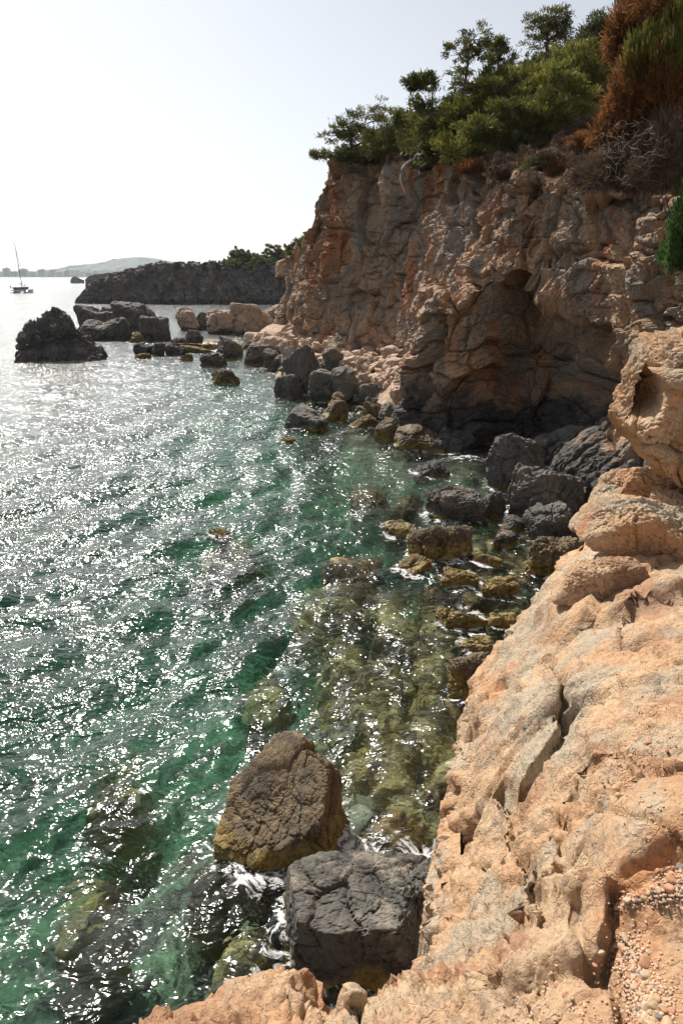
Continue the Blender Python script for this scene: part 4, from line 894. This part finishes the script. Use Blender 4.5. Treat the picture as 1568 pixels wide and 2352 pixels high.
def pine(loc, H, label, seed, crown, mat=L_pine, lean=(0, 0), clumps=70, per=75, ln=.17, wd=.045, tr=.14, bare=.35, group=None):
    """crown: list of (dx, dy, z, rx, ry, rz) lobes in metres"""
    rs = np.random.RandomState(seed); e = empty('pine_tree', loc); tag(e, label, 'tree', group)
    hts = np.linspace(0, 1, 7); trunk = np.array([(lean[0] * h ** 1.4 + .12 * math.sin(5 * h + seed), lean[1] * h, H * .88 * h - .2 * (h == 0)) for h in hts])
    L = [(trunk, tr * (1 - .8 * hts), 8)]; Cs, ids, outs = [], [], []
    for (dx, dy, z, rx, ry, rz) in crown:
        k = max(4, int(clumps / len(crown))); base = np.array([np.interp(max(z - rz * .8, H * bare) / (H * .88), hts, trunk[:, j]) for j in range(3)])
        ctr = np.array([dx, dy, z]); lim = .5 * (base + ctr) + rs.normal(0, .12, 3) * rx; L.append(([base, lim, ctr], [tr * .45, tr * .3, tr * .14], 6))
        for c in range(k):
            u = rs.normal(0, 1, 3); u /= np.linalg.norm(u); t_ = ctr + u * np.array([rx, ry, rz]) * rs.uniform(.4, 1.2)
            st = ctr + (lim - ctr) * rs.uniform(0, .6); md = .5 * (st + t_) + rs.normal(0, .06, 3); L.append(([st, md, t_], [tr * .12, tr * .08, tr * .03], 4))
            npp = int(per * rs.uniform(.6, 1.3)); Cs.append(t_ + rs.normal(0, 1, (npp, 3)) * np.array([.24, .24, .11]) * (.38 + .28 * min(rx, 1.4))); ids.append(np.clip(np.full(npp, rs.uniform(0, 1)) + rs.normal(0, .12, npp), 0, 1)); outs.append(np.tile(u, (npp, 1)))
    put('trunk', tubes_mesh('trunk', L), M_bark, e)
    put('crown', leaf_mesh('crown', np.concatenate(Cs), rs, ln, wd, .35, np.concatenate(ids), np.concatenate(outs)), mat, e)
    return e
def on_hill(px, d):
    x = (px - 784) / FPX * (d * CP - 6 * SP); z, i = hill_z(np.array([x]), np.array([d]))
    zz = z[0]; x = (px - 784) / FPX * (d * CP - (zz - CAMZ) * SP); return np.array([x, d, float(hill_z(np.array([x]), np.array([d]))[0][0])])
def top_h(p, py):                                                        # tree height so that its top reaches picture row py
    q = D(784, py, p[1]); return q[2] - p[2]

# pines, named by what tells them apart
p = on_hill(800, 47.5); H = top_h(p, 240)
pine(p, H, 'wind bent pine leaning out over the cliff corner with a low side branch', 1, [(1.2, 0, H * .8, 1.5, 1.2, .8), (0, 0, H * .62, 1.1, 1, .6), (2.4, .2, H * .75, 1.2, 1, .9), (-.6, 0, H * .45, .9, .7, .35), (-1.7, 0, H * .13, .75, .5, .25), (.8, 0, H * .4, 1.3, 1, .6), (2.2, 0, H * .4, 1.4, 1, .7)], clumps=120, per=60, lean=(.5, 0), bare=.1, tr=.12)
p = on_hill(1000, 41); H = top_h(p, 175)
pine(p, H, 'dense pine with a thin open crown sprig behind the dead branches', 2, [(-.9, 0, H * .93, .7, .5, .35), (-.2, 0, H * .66, 1.3, 1.2, 1.0), (.9, 0, H * .55, 1.4, 1.2, 1.0), (-.7, 0, H * .42, 1.3, 1.2, .9), (.4, 0, H * .3, 1.7, 1.3, .9)], clumps=170, lean=(-.4, 0), bare=.12)
p = on_hill(1055, 40); H = top_h(p, 66)
pine(p, H, 'tallest open pine with bare crooked limbs against the sky', 3, [(.35, 0, H * .93, .85, .7, .45), (.9, 0, H * .84, .7, .6, .45), (-.35, 0, H * .82, .6, .6, .5), (.1, 0, H * .72, .8, .7, .45), (-.1, 0, H * .6, .5, .5, .3)], clumps=58, per=48, bare=.35, tr=.15, lean=(.1, 0))
p = on_hill(1130, 44); H = top_h(p, 92)
pine(p, H, 'slender pale pine top between the two tall open pines', 4, [(0, 0, H * .9, .4, .4, .5), (.2, 0, H * .72, .8, .7, .7), (0, 0, H * .5, 1.1, 1, .9)], clumps=80, per=60, bare=.2)
p = on_hill(1245, 47); H = top_h(p, 26)
pine(p, H, 'tall round headed pine on the upper slope skyline', 5, [(.3, 0, H * .92, .8, .8, .5), (-.5, 0, H * .8, 1.0, .9, .6), (.8, 0, H * .74, .9, .8, .6), (0, 0, H * .6, 1.2, 1, .7)], clumps=80, per=52, bare=.3, tr=.15)
p = on_hill(1385, 45); H = top_h(p, 45)
pine(p, H, 'grey green pine crown half hidden by the rust brown bush', 6, [(0, 0, H * .85, 1.3, 1, .6), (-.6, 0, H * .65, 1.4, 1.2, .8), (.7, 0, H * .5, 1.5, 1.2, .9)], clumps=110, bare=.2, mat=L_scrub)
for k, (px, d, py, mt) in enumerate(((905, 44, 262, L_pine), (1070, 39, 215, L_lime), (1120, 39, 165, L_pine), (1175, 41, 150, L_lime), (1225, 40, 160, L_pine), (1290, 42, 110, L_lime), (1160, 36, 225, L_pine), (1330, 40, 95, L_lime), (1010, 39, 262, L_pine), (1265, 36, 160, L_lime), (1090, 36, 262, L_lime))):
    p = on_hill(px, d); H = max(1.6, top_h(p, py)); w = rr.uniform(.9, 1.3)
    pine(p, H, 'yellow green young pine crowded on the slope above the cliff' if mt is L_lime else 'dark green young pine crowded on the slope above the cliff', 20 + k, [(0, 0, H * .78, 1.0 * w, .9, H * .2), (.6, 0, H * .55, 1.3 * w, 1.1, H * .24), (-.7, 0, H * .42, 1.3 * w, 1.1, H * .22), (0, 0, H * .25, 1.5 * w, 1.2, H * .2)], mat=mt, clumps=120, per=70, bare=.08, tr=.09, group='bushy young pines on the slope')

# scrub on the slope
BRUSH = {L_dry.name: 'dry brown twiggy brush at the cliff brink', L_rust.name: 'rust orange dead brush at the cliff brink', L_scrub.name: 'green shrub among the dry brush at the cliff brink'}
rb = random.Random(9)
slope = []
for k in range(84):
    px = rb.uniform(960, 1420); lo = np.interp(px, [960, 1100, 1200, 1420], [330, 330, 300, 250]); hi = np.interp(px, [960, 1060, 1250, 1420], [260, 210, 140, 60]); slope.append((px, rb.uniform(hi, lo)))
for k, (px, py) in enumerate(slope):
    q = hill_hit(px, py)
    if q is None: continue
    s = rb.uniform(.9, 1.5); mt = (L_scrub, L_pine, L_scrub, L_lime)[k % 4]; dry = px > 1080 and py > 330 - (px - 1060) * .50
    if dry: bush(q - np.array([0, 0, .2]), (s * .95, s * .8, s * .75), L_dry, BRUSH[L_dry.name], 'brush along the brink', k, 5200, .14, .022, rz=rb.uniform(0, 6), up=.5, name='brush')
    else: bush(q - np.array([0, 0, .15]), (s * 1.2, s, s * .85), mt, {L_scrub.name: 'olive green scrub bush', L_pine.name: 'dark green scrub bush', L_lime.name: 'yellow green scrub bush'}[mt.name] + ' on the slope above the cliff', 'green scrub bushes on the slope', k, 1500, .15, .05, stems=False, rz=rb.uniform(0, 6.28))
domes = [(860, 330, 1.5, L_scrub, 'smooth wind clipped green dome bush beside the leaning pine'), (800, 352, .9, L_scrub, 'low dark cushion bush at the cliff corner'), (920, 320, 1.2, L_dry, 'dry brown bush between the dome bush and the dead branches'), (905, 365, .8, L_scrub, 'dark green bush hanging over the cliff brink below the dry brown bush'), (960, 345, .8, L_scrub, 'small dark bush behind the dead white branches')]
for k, (px, py, s, mt, lb) in enumerate(domes):
    q = hill_hit(px, py)
    if q is None: q = on_hill(px, 46)
    bush(q - np.array([0, 0, .2]), (s * 1.3, s, s), mt, lb, None, 200 + k, 4000, .12, .04)
# brown brush along the brink
brk = [(1075, 400, .8), (1120, 385, .9), (1160, 360, 1.0), (1100, 345, .8), (1210, 375, .9), (1180, 320, 1.0), (1240, 330, 1.1), (1270, 390, 1.0), (1310, 400, 1.1), (1290, 290, 1.1), (1320, 350, 1.0), (1150, 400, .7), (1345, 300, 1.1), (1230, 285, 1.0), (1300, 255, 1.0)]
for k, (px, py, s) in enumerate(brk):
    q = hill_hit(px, py)
    if q is None: continue
    bush(q - np.array([0, 0, .2]), (s * 1.25, s, s * .9), L_dry if k % 5 else L_rust, BRUSH[(L_dry if k % 5 else L_rust).name], 'brush along the brink', 300 + k, 5200, .14, .022, rz=rb.uniform(0, 6), up=.5, name='brush')
for k in range(46):
    f = 6.2 + 8.2 * (k + .5) / 46; i0 = int(f); a_ = TOP[i0] + (TOP[i0 + 1] - TOP[i0]) * (f - i0); dx = TOP[i0 + 1] - TOP[i0]; nn = np.array([-dx[1], dx[0]]) / math.hypot(dx[0], dx[1]); o_ = rb.uniform(.5, 3.6) * (1 if k % 3 else .35)
    q = a_[:2] + nn * o_; z_ = float(hill_z(q[0:1], q[1:2])[0][0]); s = rb.uniform(.6, 1.05) * (a_[1] / 30) ** .5
    bush((q[0], q[1], z_ - .25), (s * 1.2, s * 1.1, s * .95), (L_dry, L_dry, L_dry, L_scrub, L_dry, L_rust)[k % 6], BRUSH[(L_dry, L_dry, L_dry, L_scrub, L_dry, L_rust)[k % 6].name], 'brush along the brink', 360 + k, 5200, .14, .022, rz=rb.uniform(0, 6), up=.5, name='brush')
gs = [(1180, 272), (1230, 250), (1290, 225), (1330, 215), (1140, 320)]
for k, (px, py) in enumerate(gs):
    q = hill_hit(px, py)
    if q is not None: bush(q - np.array([0, 0, .2]), (1.2, 1, .75), L_scrub, 'low yellow green shrub along the path edge above the brown brush', 'low shrubs along the path', 330 + k, 2600, .1, .04, stems=False)
# the big rust brown tree bush at the right
def big(px, py, d, s, mt, label, seed, n, ln, wd, group=None, up=.4, dims=None):
    q = D(px, py, d); z = float(hill_z(q[0:1], q[1:2])[0][0])
    return bush((q[0], q[1], q[2]), dims or (s, s * .8, s), mt, label, group, seed, n, ln, wd, up=up, name='bush')
big(1420, 330, 19.5, 1.15, L_rust, 'rust brown dead bush crown leaning out above the cliff', 401, 14000, .16, .02, dims=(1.2, 1.0, 1.5))
big(1500, 260, 19.0, 1.3, L_rust, 'tall rust brown dead bush behind the bare twig tangle', 402, 16000, .17, .02, dims=(1.3, 1.1, 2.0))
big(1440, 130, 20.0, 1.0, L_rust, 'upper rust brown bough against the sky', 403, 11000, .16, .02, dims=(.95, .8, 1.6))
big(1520, 170, 18.6, 1.0, L_lime, 'yellow green living pine bough among the rust brown bushes', 404, 12000, .18, .018, dims=(.9, .8, 1.6), up=.8)
big(1570, 60, 19.5, 1.0, L_rust, 'topmost rust brown bough at the frame of the slope', 405, 11000, .17, .02, dims=(1.4, .9, 1.6))
big(1450, 420, 18.9, 1.2, L_dry, 'grey bare twig tangle over the cliff brink', 406, 13000, .22, .012, dims=(1.2, .9, 1.25), up=.2)
big(1545, 410, 18.0, 1.2, L_dry, 'dark brown twig tangle beside the green juniper', 407, 12000, .22, .012, dims=(1.1, .9, 1.7), up=.2)
big(1370, 420, 20.5, 1.0, L_dry, 'brown twig mound at the brink left of the tangle', 408, 9000, .18, .014, dims=(1.0, .8, 1.0), up=.3)
big(1545, 600, 15.5, 1.0, L_green, 'fresh green juniper bush hanging down over the cliff face', 409, 12000, .10, .03, dims=(.72, .65, 1.75), up=.5)
# twisting bare twigs in the tangle
rt = np.random.RandomState(8); L = []
for k in range(150):
    c = D(rt.uniform(1380, 1568), rt.uniform(280, 430), rt.uniform(17.3, 18.4)); pts = [c]; v = rt.normal(0, 1, 3)
    for j in range(6): v = v + rt.normal(0, .6, 3); v /= np.linalg.norm(v); pts.append(pts[-1] + v * .08)
    L.append((pts, np.linspace(.005, .002, 7), 4))
tg = put('bare_twigs', tubes_mesh('bare_twigs', L), plain('pale_twig_bark', (.30, .25, .20), .85, 0, .3, 9)); tag(tg, 'tangle of curled bare pale twigs in front of the brown bushes', 'twigs', kind='stuff')

# dead bleached branches on the brink
q = D(985, 372, 38.9)
db = empty('dead_tree', q); tag(db, 'bleached white dead branches lying over the cliff brink', 'dead tree')
def crook(seed, start, d, n, step, r0):
    rs = np.random.RandomState(seed); pts = [np.array(start, float)]; v = np.array(d, float)
    for j in range(n): v = v + rs.normal(0, .35, 3); v /= np.linalg.norm(v); pts.append(pts[-1] + v * step)
    return pts, np.linspace(r0, r0 * .35, n + 1), 6
for k, (st, d, n, stp, r0) in enumerate((((0, 0, .1), (-.9, -.3, .5), 6, .25, .06), ((0, 0, .1), (.8, -.4, .3), 6, .22, .055), ((.2, 0, .3), (.4, 0, 1), 6, .22, .045), ((-.9, -.1, .1), (-.5, -.5, -.8), 8, .25, .07), ((-.8, 0, .1), (-.2, 0, 1), 7, .25, .05), ((.1, -.1, .2), (-.2, -.5, -.6), 6, .2, .05))):
    put('branch', tubes_mesh('branch', [crook(60 + k, st, d, n, stp, r0)]), M_twig, db)
# prickly pear
M_pad = plain('cactus_pad_green', (.30, .36, .22), .6, 0, .15, 4)
V, Fc = ico(4); padm = fast_mesh('pad', V * np.array([.16, .045, .25]) + np.array([0, 0, .23]), Fc, True); padm.materials.append(M_pad)
for k, (px, py, lb, sc) in enumerate(((1142, 312, 'pale prickly pear cactus standing up by the path', 2.0), (1215, 262, 'grey green prickly pear pads among the low shrubs', 1.7))):
    q = on_hill(px, 37.0 - k); e = empty('prickly_pear', q, .3); tag(e, lb, 'cactus')
    for (x, z, tilt, s) in ((0, 0, 0, 1), (.1, .42, .25, 1), (-.16, .36, -.5, .8), (.12, .85, .05, 1.05), (.3, .2, .8, .8), (-.3, .05, -.7, .9), (-.42, .3, -.3, .7)):
        o = put('pad', padm, None, e, (x * sc, .02 * z, z * sc)); o.rotation_euler = (0, tilt, tilt * 2); o.scale = (s * sc,) * 3

# headland scrub
hx = random.Random(3)
for k in range(46):
    px = hx.choice([hx.uniform(330, 500), hx.uniform(515, 650), hx.uniform(515, 650)]); d = hx.uniform(191, 204); base = np.interp(px, [q_[0] for q_ in HSKY], [q_[1] for q_ in HSKY]); c = D(px, base + 1, d)
    s = hx.uniform(1.3, 2.2) if px < 510 else hx.uniform(1.8, 3.6)
    bush((c[0], d, c[2] - .8), (s * 1.3, s, s * .85), L_scrub if k % 3 else L_pine, ('olive green' if k % 3 else 'dark green') + ' bush on top of the far grey headland', 'bushes on the far headland', 500 + k, 900, .55, .22, stems=False, rz=hx.uniform(0, 6))
for k, (px, py) in enumerate(((550, 572), (632, 560), (585, 585), (655, 568))):
    c = D(px, 612, 196); pine(c, top_h(c, py), 'round crowned pine standing on the far headland', 80 + k, [(0, 0, top_h(c, py) * .75, 2.4, 2, 1.2), (1.5, 0, top_h(c, py) * .5, 2.2, 2, 1.3), (-1.4, 0, top_h(c, py) * .45, 2.0, 2, 1.2)], clumps=70, per=40, ln=.6, wd=.2, tr=.25, group='pines on the far headland')
for k, (px, py, d) in enumerate(((700, 530, 64), (722, 527, 60), (690, 545, 66), (676, 556, 68))):
    q = on_hill(px, d); bush(q - np.array([0, 0, .3]), (1.5, 1.3, max(.8, top_h(q, py) * 1.0)), L_scrub, 'green bush crowning the lower far end of the cliff', 'bushes on the cliff far end', 540 + k, 2600, .2, .07)
# ------------------------------------------------------------------ hazy air
hm_ = bpy.data.materials.new('hazy_air'); hm_.use_nodes = True; hn = hm_.node_tree.nodes; hn.remove(hn['Principled BSDF'])
pv = hn.new('ShaderNodeVolumePrincipled'); pv.inputs['Color'].default_value = (.86, .93, 1, 1); pv.inputs['Density'].default_value = .85e-4; pv.inputs['Anisotropy'].default_value = .35
hm_.node_tree.links.new(pv.outputs[0], hn['Material Output'].inputs['Volume'])
hb = put('haze', box_mesh('haze', 13600, 13600, 194), hm_, loc=(0, 0, -20)); tag(hb, 'pale hazy air over the bay', 'haze', kind='stuff')
